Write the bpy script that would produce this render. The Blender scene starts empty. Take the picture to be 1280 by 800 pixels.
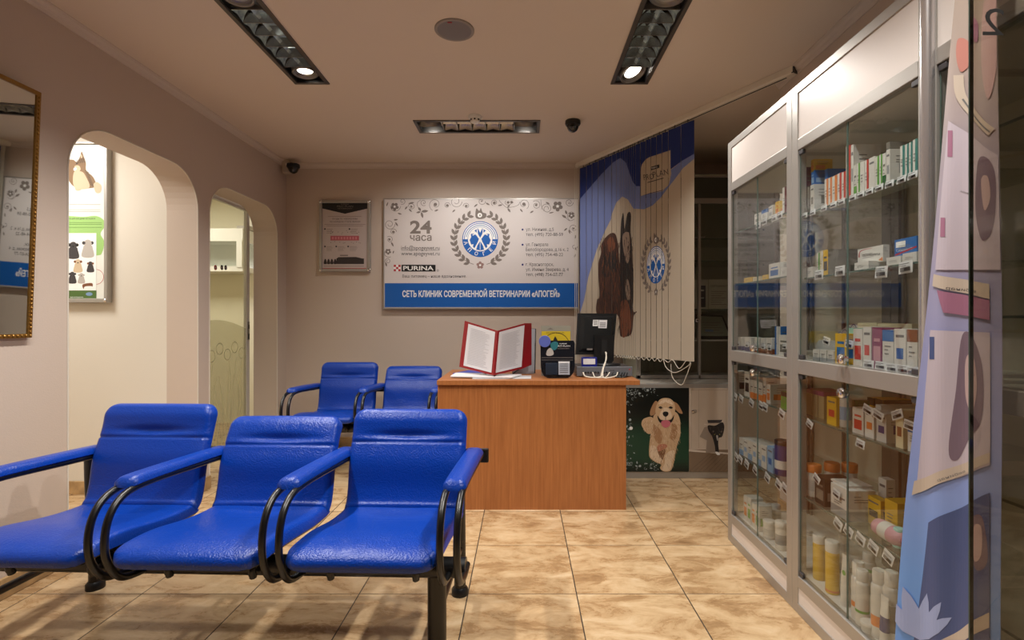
EXPOSURE = 0.2
import bpy, bmesh, math, random
from mathutils import Vector, Matrix
from mathutils.geometry import tessellate_polygon
random.seed(7)
SC = bpy.context.scene
COL = SC.collection
PI = math.pi
F, CX, CY, H = 631.0, 653.0, 400.0, 1.12      # focal length in px of the 1280 frame, vanishing point, eye height

def X(px, d): return (px - CX) / F * d
def Z(py, d): return H - (py - CY) / F * d

# ------------------------------------------------------------------ materials
MATS = {}
def lin(c): return tuple(((v / 12.92) if v <= .04045 else ((v + .055) / 1.055) ** 2.4) for v in c)
def M(name, rgb=(200, 200, 200), rough=.5, metal=0, spec=.5, bump=0, bscale=200, var=0, vscale=8, emit=0, coat=0):
    if name in MATS: return MATS[name]
    m = bpy.data.materials.new(name); m.use_nodes = True
    nt = m.node_tree; b = nt.nodes['Principled BSDF']
    c = lin([v / 255 for v in rgb]) + (1,)
    b.inputs['Base Color'].default_value = c
    b.inputs['Roughness'].default_value = rough
    b.inputs['Metallic'].default_value = metal
    b.inputs['Specular IOR Level'].default_value = spec
    b.inputs['Coat Weight'].default_value = coat
    if emit:
        b.inputs['Emission Color'].default_value = c
        b.inputs['Emission Strength'].default_value = emit
    if bump or var:
        tc = nt.nodes.new('ShaderNodeTexCoord')
    if bump:
        n = nt.nodes.new('ShaderNodeTexNoise'); n.inputs['Scale'].default_value = bscale; n.inputs['Detail'].default_value = 3
        bp = nt.nodes.new('ShaderNodeBump'); bp.inputs['Strength'].default_value = bump; bp.inputs['Distance'].default_value = .002
        nt.links.new(tc.outputs['Object'], n.inputs['Vector']); nt.links.new(n.outputs['Fac'], bp.inputs['Height'])
        nt.links.new(bp.outputs['Normal'], b.inputs['Normal'])
    if var:
        n = nt.nodes.new('ShaderNodeTexNoise'); n.inputs['Scale'].default_value = vscale; n.inputs['Detail'].default_value = 5
        r = nt.nodes.new('ShaderNodeValToRGB')
        r.color_ramp.elements[0].position = .3; r.color_ramp.elements[1].position = .7
        r.color_ramp.elements[0].color = tuple(v * (1 - var) for v in c[:3]) + (1,)
        r.color_ramp.elements[1].color = tuple(min(1, v * (1 + var)) for v in c[:3]) + (1,)
        nt.links.new(tc.outputs['Object'], n.inputs['Vector']); nt.links.new(n.outputs['Fac'], r.inputs['Fac'])
        nt.links.new(r.outputs['Color'], b.inputs['Base Color'])
    MATS[name] = m
    return m

def glass_mat(name, tint, boost=1.0, base=.04, rough=.0, haze=0.0, hazecol=(.5, .5, .45)):
    """thin architectural glass: tinted see-through with angle dependent mirror reflection"""
    m = bpy.data.materials.new(name); m.use_nodes = True
    nt = m.node_tree; nt.nodes.clear()
    o = nt.nodes.new('ShaderNodeOutputMaterial'); t = nt.nodes.new('ShaderNodeBsdfTransparent'); g = nt.nodes.new('ShaderNodeBsdfGlossy')
    t.inputs['Color'].default_value = tint + (1,); g.inputs['Roughness'].default_value = rough
    lw = nt.nodes.new('ShaderNodeLayerWeight'); lw.inputs['Blend'].default_value = .5
    p = nt.nodes.new('ShaderNodeMath'); p.operation = 'POWER'; p.inputs[1].default_value = 5
    a = nt.nodes.new('ShaderNodeMath'); a.operation = 'MULTIPLY_ADD'; a.inputs[1].default_value = .96 * boost; a.inputs[2].default_value = base * boost
    a.use_clamp = True
    nt.links.new(lw.outputs['Facing'], p.inputs[0]); nt.links.new(p.outputs[0], a.inputs[0])
    mx = nt.nodes.new('ShaderNodeMixShader')
    src = t.outputs[0]
    if haze:
        d = nt.nodes.new('ShaderNodeBsdfDiffuse'); d.inputs['Color'].default_value = hazecol + (1,)
        m2 = nt.nodes.new('ShaderNodeMixShader'); m2.inputs[0].default_value = haze
        nt.links.new(t.outputs[0], m2.inputs[1]); nt.links.new(d.outputs[0], m2.inputs[2]); src = m2.outputs[0]
    nt.links.new(a.outputs[0], mx.inputs[0]); nt.links.new(src, mx.inputs[1]); nt.links.new(g.outputs[0], mx.inputs[2])
    nt.links.new(mx.outputs[0], o.inputs['Surface'])
    MATS[name] = m
    return m

def leather():
    m = M('blue_leather', (0, 54, 150), .33, spec=.4)
    nt = m.node_tree; b = nt.nodes['Principled BSDF']
    tc = nt.nodes.new('ShaderNodeTexCoord')
    v = nt.nodes.new('ShaderNodeTexVoronoi'); v.inputs['Scale'].default_value = 210; v.feature = 'SMOOTH_F1'
    n = nt.nodes.new('ShaderNodeTexNoise'); n.inputs['Scale'].default_value = 16; n.inputs['Detail'].default_value = 8; n.inputs['Distortion'].default_value = 1.6
    rg = nt.nodes.new('ShaderNodeMath'); rg.operation = 'PINGPONG'; rg.inputs[1].default_value = .07
    s = nt.nodes.new('ShaderNodeMath'); s.operation = 'MULTIPLY_ADD'; s.inputs[1].default_value = .14
    bp = nt.nodes.new('ShaderNodeBump'); bp.inputs['Strength'].default_value = .55; bp.inputs['Distance'].default_value = .010
    L = nt.links.new
    L(tc.outputs['Object'], v.inputs['Vector']); L(tc.outputs['Object'], n.inputs['Vector'])
    L(n.outputs['Fac'], rg.inputs[0]); L(v.outputs['Distance'], s.inputs[0]); L(rg.outputs[0], s.inputs[2])
    L(s.outputs[0], bp.inputs['Height']); L(bp.outputs['Normal'], b.inputs['Normal'])
    return m

def wood():
    m = M('beech_laminate', (186, 118, 66), .38, spec=.4)
    nt = m.node_tree; b = nt.nodes['Principled BSDF']; L = nt.links.new
    tc = nt.nodes.new('ShaderNodeTexCoord'); mp = nt.nodes.new('ShaderNodeMapping')
    mp.inputs['Scale'].default_value = (60, 60, 2.2)
    n = nt.nodes.new('ShaderNodeTexNoise'); n.inputs['Scale'].default_value = 1.5; n.inputs['Detail'].default_value = 6; n.inputs['Roughness'].default_value = .65
    r = nt.nodes.new('ShaderNodeValToRGB'); e = r.color_ramp.elements
    e[0].position = .25; e[0].color = lin((.56, .335, .175)) + (1,)
    e[1].position = .75; e[1].color = lin((.70, .45, .255)) + (1,)
    L(tc.outputs['Object'], mp.inputs['Vector']); L(mp.outputs[0], n.inputs['Vector']); L(n.outputs['Fac'], r.inputs['Fac']); L(r.outputs[0], b.inputs['Base Color'])
    return m

def floor_mat():
    m = M('beige_marble_tile', (200, 170, 130), .28, spec=.5)
    nt = m.node_tree; b = nt.nodes['Principled BSDF']; L = nt.links.new
    tc = nt.nodes.new('ShaderNodeTexCoord'); sep = nt.nodes.new('ShaderNodeSeparateXYZ'); L(tc.outputs['Object'], sep.inputs[0])
    def mt(op, a, bb=None, c=None):
        n = nt.nodes.new('ShaderNodeMath'); n.operation = op
        for i, v in enumerate((a, bb, c)):
            if v is None: continue
            if isinstance(v, (int, float)): n.inputs[i].default_value = v
            else: L(v, n.inputs[i])
        return n.outputs[0]
    W = .4443
    gx = mt('DIVIDE', mt('SUBTRACT', sep.outputs['X'], .2215), W); gy = mt('DIVIDE', mt('SUBTRACT', sep.outputs['Y'], 2.064), W)
    def near(g):
        fr = mt('FRACT', g); return mt('MINIMUM', fr, mt('SUBTRACT', 1, fr))
    gr = mt('LESS_THAN', mt('MINIMUM', near(gx), mt('MULTIPLY', near(gy), 1.5)), .0052)
    cell = nt.nodes.new('ShaderNodeCombineXYZ'); L(mt('FLOOR', gx), cell.inputs[0]); L(mt('FLOOR', gy), cell.inputs[1])
    wn = nt.nodes.new('ShaderNodeTexWhiteNoise'); wn.noise_dimensions = '3D'; L(cell.outputs[0], wn.inputs['Vector'])
    off = nt.nodes.new('ShaderNodeVectorMath'); off.operation = 'MULTIPLY_ADD'; L(wn.outputs['Color'], off.inputs[0]); off.inputs[1].default_value = (9, 9, 9); L(tc.outputs['Object'], off.inputs[2])
    n1 = nt.nodes.new('ShaderNodeTexNoise'); n1.inputs['Scale'].default_value = 6.5; n1.inputs['Detail'].default_value = 14; n1.inputs['Roughness'].default_value = .72; n1.inputs['Distortion'].default_value = .45
    mpp = nt.nodes.new('ShaderNodeMapping'); mpp.inputs['Scale'].default_value = (.75, 1.5, 1); L(off.outputs[0], mpp.inputs[0]); L(mpp.outputs[0], n1.inputs['Vector'])
    r = nt.nodes.new('ShaderNodeValToRGB'); e = r.color_ramp.elements
    e[0].position = .30; e[0].color = lin((.50, .38, .255)) + (1,)
    e[1].position = .72; e[1].color = lin((.83, .74, .61)) + (1,)
    x = e.new(.44); x.color = lin((.655, .53, .38)) + (1,)
    x = e.new(.55); x.color = lin((.755, .645, .495)) + (1,)
    L(n1.outputs['Fac'], r.inputs['Fac'])
    mix = nt.nodes.new('ShaderNodeMix'); mix.data_type = 'RGBA'
    L(gr, mix.inputs[0]); L(r.outputs[0], mix.inputs[6]); mix.inputs[7].default_value = lin((.20, .155, .11)) + (1,)
    L(mix.outputs[2], b.inputs['Base Color'])
    rr = mt('MULTIPLY_ADD', gr, .5, mt('MULTIPLY_ADD', n1.outputs['Fac'], .25, .16)); L(rr, b.inputs['Roughness'])
    bp = nt.nodes.new('ShaderNodeBump'); bp.inputs['Strength'].default_value = .5; bp.inputs['Distance'].default_value = .003
    L(mt('SUBTRACT', mt('MULTIPLY', n1.outputs['Fac'], .4), gr), bp.inputs['Height']); L(bp.outputs[0], b.inputs['Normal'])
    return m

# ------------------------------------------------------------------ mesh building
class MB:
    """collects shapes, builds ONE mesh object"""
    def __init__(s): s.v = []; s.f = []; s.mi = []; s.mats = []; s.sm = []
    def slot(s, m):
        if m not in s.mats: s.mats.append(m)
        return s.mats.index(m)
    def add(s, vs, fs, m, smooth=False):
        o = len(s.v); k = s.slot(m)
        s.v += [tuple(v) for v in vs]
        for f in fs: s.f.append([o + i for i in f]); s.mi.append(k); s.sm.append(smooth)
        return s
    def box(s, x0, x1, y0, y1, z0, z1, m, bev=0, rot=0, T=None):
        if bev <= 0:
            vs = [(x, y, z) for x in (x0, x1) for y in (y0, y1) for z in (z0, z1)]
            fs = [(0, 1, 3, 2), (4, 6, 7, 5), (0, 4, 5, 1), (2, 3, 7, 6), (0, 2, 6, 4), (1, 5, 7, 3)]
        else:
            bm = bmesh.new(); bmesh.ops.create_cube(bm, size=1)
            for v in bm.verts: v.co = ((x0 + x1) / 2 + v.co.x * (x1 - x0), (y0 + y1) / 2 + v.co.y * (y1 - y0), (z0 + z1) / 2 + v.co.z * (z1 - z0))
            bmesh.ops.bevel(bm, geom=bm.edges[:], offset=bev, segments=2, profile=.5, affect='EDGES')
            bm.verts.index_update()
            vs = [v.co.copy() for v in bm.verts]; fs = [[v.index for v in f.verts] for f in bm.faces]; bm.free()
        if rot:
            c = Vector(((x0 + x1) / 2, (y0 + y1) / 2, 0)); R = Matrix.Rotation(rot, 3, 'Z')
            vs = [R @ (Vector(v) - c) + c for v in vs]
        if T is not None: vs = [T @ Vector(v) for v in vs]
        return s.add(vs, fs, m)
    def quad_slab(s, p, th, m, m2=None):
        p = [Vector(q) for q in p]; n = (p[1] - p[0]).cross(p[3] - p[0]).normalized() * th
        vs = p + [q + n for q in p]
        s.add(vs, [(0, 3, 2, 1), (4, 5, 6, 7)], m); o = [(0, 1, 5, 4), (1, 2, 6, 5), (2, 3, 7, 6), (3, 0, 4, 7)]
        return s.add(vs, o, m2 or m)
    def prism(s, pts, ax, a0, a1, m, smooth=False):
        """polygon pts (2D) swept along axis ax ('x','y','z') from a0 to a1"""
        def P(p, a): return {'x': (a, p[0], p[1]), 'y': (p[0], a, p[1]), 'z': (p[0], p[1], a)}[ax]
        n = len(pts); vs = [P(p, a0) for p in pts] + [P(p, a1) for p in pts]
        tri = tessellate_polygon([[Vector((p[0], p[1], 0)) for p in pts]])
        fs = [tuple(t) for t in tri] + [tuple(n + i for i in t[::-1]) for t in tri]
        s.add(vs, fs, m); s.add(vs, [(i, (i + 1) % n, n + (i + 1) % n, n + i) for i in range(n)], m, smooth)
        return s
    def lathe(s, c, prof, m, n=20, axis='z', smooth=True, T=None, cap=True):
        vs = []; fs = []
        for r, z in prof:
            for k in range(n):
                a = 2 * PI * k / n
                p = (r * math.cos(a), r * math.sin(a), z)
                if axis == 'y': p = (p[0], p[2], p[1])
                if axis == 'x': p = (p[2], p[0], p[1])
                vs.append((c[0] + p[0], c[1] + p[1], c[2] + p[2]))
        for j in range(len(prof) - 1):
            for k in range(n): fs.append((j * n + k, j * n + (k + 1) % n, (j + 1) * n + (k + 1) % n, (j + 1) * n + k))
        if T is not None: vs = [T @ Vector(v) for v in vs]
        s.add(vs, fs, m, smooth)
        if not cap: return s
        if prof[0][0] > 1e-6: s.add(vs[:n], [tuple(range(n))[::-1]], m)
        if prof[-1][0] > 1e-6: s.add(vs[-n:], [tuple(range(n))], m)
        return s
    def tube(s, pts, r, m, n=10, smooth_path=0, flat=1.0):
        pts = [Vector(p) for p in pts]
        if smooth_path: pts = catmull(pts, smooth_path)
        vs = []; fs = []; up = None
        for i, p in enumerate(pts):
            t = (pts[min(i + 1, len(pts) - 1)] - pts[max(i - 1, 0)]).normalized()
            if up is None:
                up = Vector((0, 0, 1)) if abs(t.z) < .9 else Vector((1, 0, 0))
            a = (up - t * up.dot(t)).normalized(); b = t.cross(a); up = a
            for k in range(n):
                q = 2 * PI * k / n; vs.append(p + a * math.cos(q) * r * flat + b * math.sin(q) * r)
        for j in range(len(pts) - 1):
            for k in range(n): fs.append((j * n + k, j * n + (k + 1) % n, (j + 1) * n + (k + 1) % n, (j + 1) * n + k))
        s.add(vs, fs, m, True)
        s.add(vs[:n], [tuple(range(n))[::-1]], m); s.add(vs[-n:], [tuple(range(n))], m)
        return s
    def build(s, name, parent=None, loc=None, local=False, kind=None, bevel=0):
        """parent given: geometry in world coordinates unless local. No parent: origin goes to the base centre."""
        me = bpy.data.meshes.new(name)
        off = Vector((0, 0, 0))
        if parent is not None and not local: off = WORLD.get(parent.name, Vector((0, 0, 0)))
        if parent is None and loc is None and kind is None:
            xs, ys, zs = zip(*s.v); off = Vector(((min(xs) + max(xs)) / 2, (min(ys) + max(ys)) / 2, min(zs)))
        me.from_pydata([tuple(Vector(v) - off) for v in s.v], [], s.f)
        for m in s.mats: me.materials.append(m)
        me.polygons.foreach_set('material_index', s.mi); me.polygons.foreach_set('use_smooth', s.sm)
        me.update()
        bm = bmesh.new(); bm.from_mesh(me); bmesh.ops.recalc_face_normals(bm, faces=bm.faces[:]) if not getattr(s, 'norecalc', 0) else None
        bm.to_mesh(me); bm.free()
        o = bpy.data.objects.new(name, me); COL.objects.link(o)
        if parent is not None: o.parent = parent; WORLD[o.name] = WORLD.get(parent.name, Vector((0, 0, 0)))
        else:
            if kind is None: o.location = loc if loc is not None else off
            WORLD[o.name] = Vector(o.location)
        if kind: o['kind'] = kind
        if bevel:
            b = o.modifiers.new('bevel', 'BEVEL'); b.width = bevel; b.segments = 3; b.limit_method = 'ANGLE'; b.angle_limit = math.radians(40)
        return o
WORLD = {}
LABELS = {}
def tag(o, label, cat, group=None):
    o['label'] = label; o['category'] = cat
    if group: o['group'] = group
    n = len(label.replace('-', ' ').split())
    if not 4 <= n <= 16: print('LABEL LENGTH', n, label)
    if label in LABELS: print('LABEL TWICE', label)
    LABELS[label] = 1
    return o
def thing(name, loc, label, cat, group=None, rot=0):
    o = bpy.data.objects.new(name, None); COL.objects.link(o); o.location = loc; o.rotation_euler.z = rot; o.empty_display_size = .05
    WORLD[o.name] = Vector(loc)
    return tag(o, label, cat, group)
def copy_tree(o, parent=None):
    c = o.copy(); COL.objects.link(c); c.parent = parent
    for ch in list(o.children): copy_tree(ch, c)
    return c
def catmull(p, k):
    out = []
    for i in range(len(p) - 1):
        a, b, c, d = p[max(i - 1, 0)], p[i], p[i + 1], p[min(i + 2, len(p) - 1)]
        for j in range(k):
            t = j / k
            out.append(.5 * ((2 * b) + (c - a) * t + (2 * a - 5 * b + 4 * c - d) * t * t + (3 * b - a - 3 * c + d) * t ** 3))
    out.append(p[-1]); return out

# ------------------------------------------------------------------ flat printing (ink as thin polygons on the printed face)
_tc = {}
def text_tris(s, bold=0.0):
    if (s, bold) in _tc: return _tc[(s, bold)]
    cu = bpy.data.curves.new('t', 'FONT'); cu.body = s; cu.size = 1; cu.offset = bold; cu.resolution_u = 3
    o = bpy.data.objects.new('t', cu); COL.objects.link(o)
    dg = bpy.context.evaluated_depsgraph_get(); me = bpy.data.meshes.new_from_object(o.evaluated_get(dg))
    me.calc_loop_triangles()
    T = [[(me.vertices[i].co.x, me.vertices[i].co.y) for i in t.vertices] for t in me.loop_triangles]
    bpy.data.objects.remove(o); bpy.data.curves.remove(cu); bpy.data.meshes.remove(me)
    _tc[(s, bold)] = T
    return T
class Design:
    """2D print, y grows downwards; items = (layer, material, triangle)"""
    def __init__(s): s.t = []; s.layer = 1; s.n = 0
    def nx(s): s.n += 1; return (s.n % 19) / 20
    def poly(s, pts, m, layer=None):
        L = (s.layer if layer is None else layer) + s.nx()
        for t in tessellate_polygon([[Vector((p[0], p[1], 0)) for p in pts]]): s.t.append((L, m, [tuple(pts[i][:2]) for i in t]))
    def blob(s, pts, m, k=6, layer=None):
        P = [Vector((p[0], p[1], 0)) for p in pts]; n = len(P); out = []
        for i in range(n):
            a, b, c, d = P[i - 1], P[i], P[(i + 1) % n], P[(i + 2) % n]
            for j in range(k):
                t = j / k; out.append(.5 * ((2 * b) + (c - a) * t + (2 * a - 5 * b + 4 * c - d) * t * t + (3 * b - a - 3 * c + d) * t ** 3))
        s.poly([(q.x, q.y) for q in out], m, layer)
    def rect(s, x0, y0, x1, y1, m, layer=None): s.poly([(x0, y0), (x1, y0), (x1, y1), (x0, y1)], m, layer)
    def disc(s, x, y, r, m, ry=None, n=28, layer=None, rot=0):
        ry = ry or r; c, q = math.cos(rot), math.sin(rot)
        s.poly([(x + r * math.cos(a) * c - ry * math.sin(a) * q, y + r * math.cos(a) * q + ry * math.sin(a) * c) for a in [2 * PI * i / n for i in range(n)]], m, layer)
    def arc(s, x, y, r0, r1, a0, a1, m, n=30, layer=None):
        L = (s.layer if layer is None else layer) + s.nx()
        A = [a0 + (a1 - a0) * i / n for i in range(n + 1)]
        for i in range(n):
            p = [(x + r * math.cos(a), y + r * math.sin(a)) for r, a in ((r0, A[i]), (r1, A[i]), (r1, A[i + 1]), (r0, A[i + 1]))]
            s.t.append((L, m, p[:3])); s.t.append((L, m, [p[0], p[2], p[3]]))
    def line(s, pts, w, m, smooth=0, taper=False):
        P = [Vector((p[0], p[1], 0)) for p in pts]
        if smooth: P = catmull(P, smooth)
        n = len(P); Lr = []; LL = s.layer + s.nx()
        for i in range(n):
            t = (P[min(i + 1, n - 1)] - P[max(i - 1, 0)]); t = t.normalized() if t.length else Vector((1, 0, 0))
            h = w / 2 * ((1 - .8 * i / (n - 1)) if taper else 1)
            Lr.append((P[i] + Vector((-t.y, t.x, 0)) * h, P[i] - Vector((-t.y, t.x, 0)) * h))
        for i in range(n - 1):
            a, b, c, d = Lr[i][0], Lr[i][1], Lr[i + 1][1], Lr[i + 1][0]
            for T in ((a, b, c), (a, c, d)): s.t.append((LL, m, [(q.x, q.y) for q in T]))
    def leaf(s, x, y, l, w, a, m):
        c, q = math.cos(a), math.sin(a)
        pts = [(0, 0), (.25, .42), (.55, .5), (.82, .28), (1, 0), (.82, -.28), (.55, -.5), (.25, -.42)]
        s.poly([(x + u * l * c - v * w * q, y + u * l * q + v * w * c) for u, v in pts], m)
    def text(s, body, x, y, m, h=None, w=None, bold=0, align='l', rot=0, flip=False):
        T = text_tris(body, bold)
        if not T: return
        xs = [p[0] for t in T for p in t]; ys = [p[1] for t in T for p in t]
        bw = max(xs) - min(xs); cap = .7
        sy = (h / cap) if h else w / bw; sx = (w / bw) if w else sy
        ox = {'l': min(xs), 'c': (min(xs) + max(xs)) / 2, 'r': max(xs)}[align]
        c, q = math.cos(rot), math.sin(rot); fl = -1 if flip else 1
        for t in T:
            out = []
            for p in t:
                u, v = (p[0] - ox) * sx * fl, -p[1] * sy
                out.append((x + u * c - v * q, y + u * q + v * c))
            s.t.append((s.layer, m, out))
    def onto(s, mb, fn, step=.00035):
        """fn(x, y, off) -> world point, off metres proud of the surface"""
        by = {}
        for L, m, t in s.t: by.setdefault(m.name, [m, [], []])
        for L, m, t in s.t:
            e = by[m.name]; o = len(e[1]); e[1] += [fn(p[0], p[1], L * step) for p in t]; e[2].append((o, o + 1, o + 2))
        for m, vs, fs in by.values(): mb.add(vs, fs, m)
        mb.norecalc = 1
        return mb
def clip_grid(D, sx, sy):
    out = []
    for L, m, tri in D.t:
        xs = [p[0] for p in tri]; i0, i1 = int(min(xs) // sx), int(max(xs) // sx)
        for i in range(i0, i1 + 1):
            P = clip(tri, i * sx, (i + 1) * sx)
            if not P or len(P) < 3: continue
            Q = [(p[1], p[0]) for p in P]; ys = [p[0] for p in Q]
            for j in range(int(min(ys) // sy), int(max(ys) // sy) + 1):
                R = clip(Q, j * sy, (j + 1) * sy)
                if R and len(R) >= 3:
                    R = [(p[1], p[0]) for p in R]
                    for k in range(1, len(R) - 1): out.append((L, m, [R[0], R[k], R[k + 1]]))
    D.t = out
def clip(tri, a, b):
    """clip a polygon to a <= x <= b"""
    def cut(P, f):
        out = []
        for i in range(len(P)):
            p, q = P[i - 1], P[i]; fp, fq = f(p), f(q)
            if (fp < 0) != (fq < 0):
                t = fp / (fp - fq); out.append((p[0] + (q[0] - p[0]) * t, p[1] + (q[1] - p[1]) * t))
            if fq >= 0: out.append(q)
        return out
    P = cut(tri, lambda p: p[0] - a)
    return cut(P, lambda p: b - p[0]) if P else P
def frontal(d):
    return lambda x, y, off: (X(x, d), d - off, Z(y, d))

# common inks and materials
WHITE = M('matt_white', (228, 226, 222), .5); INKGREY = M('grey_ink', (122, 112, 106), .6); INKDARK = M('dark_ink', (58, 54, 56), .6)
INKBLUE = M('blue_ink', (10, 92, 176), .45); INKBLACK = M('black_ink', (16, 17, 18), .5); INKWHITE = M('white_ink', (240, 240, 238), .5)
INKRED = M('red_ink', (178, 44, 52), .5); NAVY = M('navy_ink', (18, 48, 122), .6)
BLACKP = M('black_plastic', (14, 15, 17), .38); BLACKM = M('black_powder_coated_metal', (9, 10, 12), .32, spec=.6)
ALU = M('brushed_aluminium', (172, 168, 162), .38, metal=.55); ALUD = M('dark_aluminium', (120, 118, 114), .4, metal=.6)
CHROME = M('polished_chrome', (225, 225, 228), .08, metal=1); STEEL = M('steel', (150, 150, 150), .3, metal=1)
GLASS = glass_mat('clear_display_glass', (.94, .96, .95), 1.5); SHELFG = glass_mat('clear_shelf_glass', (.90, .94, .92), 1.0)
GEDGE = M('green_glass_edge', (86, 104, 96), .2, spec=.6)
LEATHER = leather(); WOOD = wood(); FLOORM = floor_mat()
WALLM = M('pinkish_beige_wall_paint', (199, 184, 171), .75, spec=.25, bump=.25, bscale=160)
CEILM = M('warm_white_ceiling_paint', (220, 206, 190), .7, spec=.25, bump=.15, bscale=120)
NICHEM = M('cream_wall_paint', (218, 212, 200), .7, spec=.25, bump=.2, bscale=160)
TRIMM = M('cream_cornice_plaster', (208, 195, 184), .6)
BASEM = M('beige_stone_baseboard', (168, 138, 98), .35, var=.3, vscale=14)
# ================================================================== ROOM SHELL
XL, XR, YB, ZC = -2.09, 1.50, 4.47, 2.50
EM = M('lamp_glow', (255, 240, 222), emit=9)
LUM = [  # x0, x1, y0, y1, axis
    (-1.31, -1.14, 2.08, 2.93, 'y'), (.53, .715, 2.08, 2.93, 'y'), (-.74, .108, 3.50, 3.70, 'x'),
    (-1.31, -1.14, .85, 1.70, 'y'), (.53, .715, .85, 1.70, 'y')]
MB().box(-4.6, 2.25, -2.1, 5.6, -.05, 0, FLOORM).build('floor', kind='structure')
c = MB()
xs = sorted({-4.6, 2.25} | {v for l in LUM for v in l[:2]}); ys = sorted({-2.1, 5.6} | {v for l in LUM for v in l[2:4]})
for i in range(len(xs) - 1):
    for j in range(len(ys) - 1):
        mx, my = (xs[i] + xs[i + 1]) / 2, (ys[j] + ys[j + 1]) / 2
        if any(l[0] < mx < l[1] and l[2] < my < l[3] for l in LUM): continue
        c.add([(xs[i], ys[j], ZC), (xs[i + 1], ys[j], ZC), (xs[i + 1], ys[j + 1], ZC), (xs[i], ys[j + 1], ZC)], [(0, 1, 2, 3)], CEILM)
for l in LUM:   # plaster reveal of each luminaire opening
    for a, b in (((l[0], l[2]), (l[1], l[2])), ((l[1], l[2]), (l[1], l[3])), ((l[1], l[3]), (l[0], l[3])), ((l[0], l[3]), (l[0], l[2]))):
        c.add([a + (ZC,), b + (ZC,), b + (ZC + .12,), a + (ZC + .12,)], [(0, 1, 2, 3)], CEILM)
c.box(-4.6, 2.25, -2.1, 5.6, ZC + .12, ZC + .16, CEILM)
c.build('ceiling', kind='structure')

def arch(y0, y1, top, r, n=10):
    p = [(y0, 0)]
    for i in range(n + 1):
        a = PI - PI / 2 * i / n; p.append((y0 + r + r * math.cos(a), top - r + r * math.sin(a)))
    for i in range(n + 1):
        a = PI / 2 - PI / 2 * i / n; p.append((y1 - r + r * math.cos(a), top - r + r * math.sin(a)))
    return p + [(y1, 0)]
A1 = arch(2.32, 3.25, 2.065, .24); A2 = arch(3.37, 4.30, 2.055, .22)
pl = [(-2.0, ZC), (-2.0, 0)] + A1 + A2 + [(YB, 0), (YB, ZC)]
w = MB(); w.prism(pl, 'x', XL - .20, XL, WALLM)
wl = w.build('wall_left', kind='structure', bevel=.006)
bead = MB()
for A in (A1, A2):
    bead.tube([(XL + .001, p[0], p[1]) for p in A], .004, NICHEM, 6)
bead.build('trim_arches', kind='structure')
MB().box(XL - .20, 2.2, YB, YB + .12, 0, ZC, WALLM).build('wall_back', kind='structure')
MB().box(XR, XR + .12, -2.0, 2.94, 0, ZC, WALLM).build('wall_right', kind='structure')
MB().box(XR + .12, 2.12, 2.82, 2.94, 0, ZC, WALLM).box(2.0, 2.12, 2.94, YB, 0, ZC, WALLM).build('wall_alcove', kind='structure')
MB().box(-2.29, XR + .12, -2.12, -2.0, 0, ZC, WALLM).build('wall_front', kind='structure')
MB().box(-4.5, XL - .20, 3.25, 3.37, 0, ZC, NICHEM).build('wall_niche', kind='structure')
MB().box(-4.5, XL - .20, 1.3, 1.42, 0, ZC, NICHEM).box(-4.5, -4.4, 1.42, 3.25, 0, ZC, NICHEM).build('wall_side_room', kind='structure')
ROOM2 = M('sage_beige_wall_paint', (222, 218, 198), .7, spec=.2)
MB().box(-4.5, -4.4, 3.37, 5.5, 0, ZC, ROOM2).box(-4.5, XL - .20, 5.5, 5.6, 0, ZC, ROOM2).box(XL - .20, XL - .10, YB + .12, 5.5, 0, ZC, ROOM2).build('wall_treatment_room', kind='structure')

def cornice(name, pts, inward):
    """small stepped plaster moulding along the ceiling; pts = (a, b) floor-plan ends, inward = unit vector into the room"""
    a, b = Vector(pts[0] + (0,)), Vector(pts[1] + (0,)); n = Vector(inward + (0,))
    prof = [(0, ZC), (0, ZC - .040), (.006, ZC - .040), (.010, ZC - .028), (.020, ZC - .022), (.028, ZC - .010), (.040, ZC - .006), (.040, ZC)]
    vs = [a + n * p[0] + Vector((0, 0, p[1])) for p in prof] + [b + n * p[0] + Vector((0, 0, p[1])) for p in prof]
    k = len(prof); MB().add(vs, [(i, (i + 1) % k, k + (i + 1) % k, k + i) for i in range(k)], TRIMM).build(name, kind='structure')
cornice('trim_1', ((XL, -2.0), (XL, YB)), (1, 0)); cornice('trim_2', ((XL, YB), (.49, YB)), (0, -1)); cornice('trim_3', ((XR, -2.0), (XR, 2.94)), (-1, 0))
def skirt(name, x0, x1, y0, y1): MB().box(x0, x1, y0, y1, 0, .085, BASEM).build(name, kind='structure', bevel=.004)
skirt('baseboard_back', XL, .9, YB - .014, YB); skirt('baseboard_left', XL, XL + .014, -2, 2.32)
skirt('baseboard_niche', -4.4, XL - .0, 3.236, 3.25); 
MB().box(XL, XL + .014, 3.25 - .014, 3.37, 0, .085, BASEM).box(XL, XL + .014, 4.30, YB - .014, 0, .085, BASEM).build('baseboard_pier', kind='structure', bevel=.004)
skirt('baseboard_right', XR - .014, XR, -2, 2.94)

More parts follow.
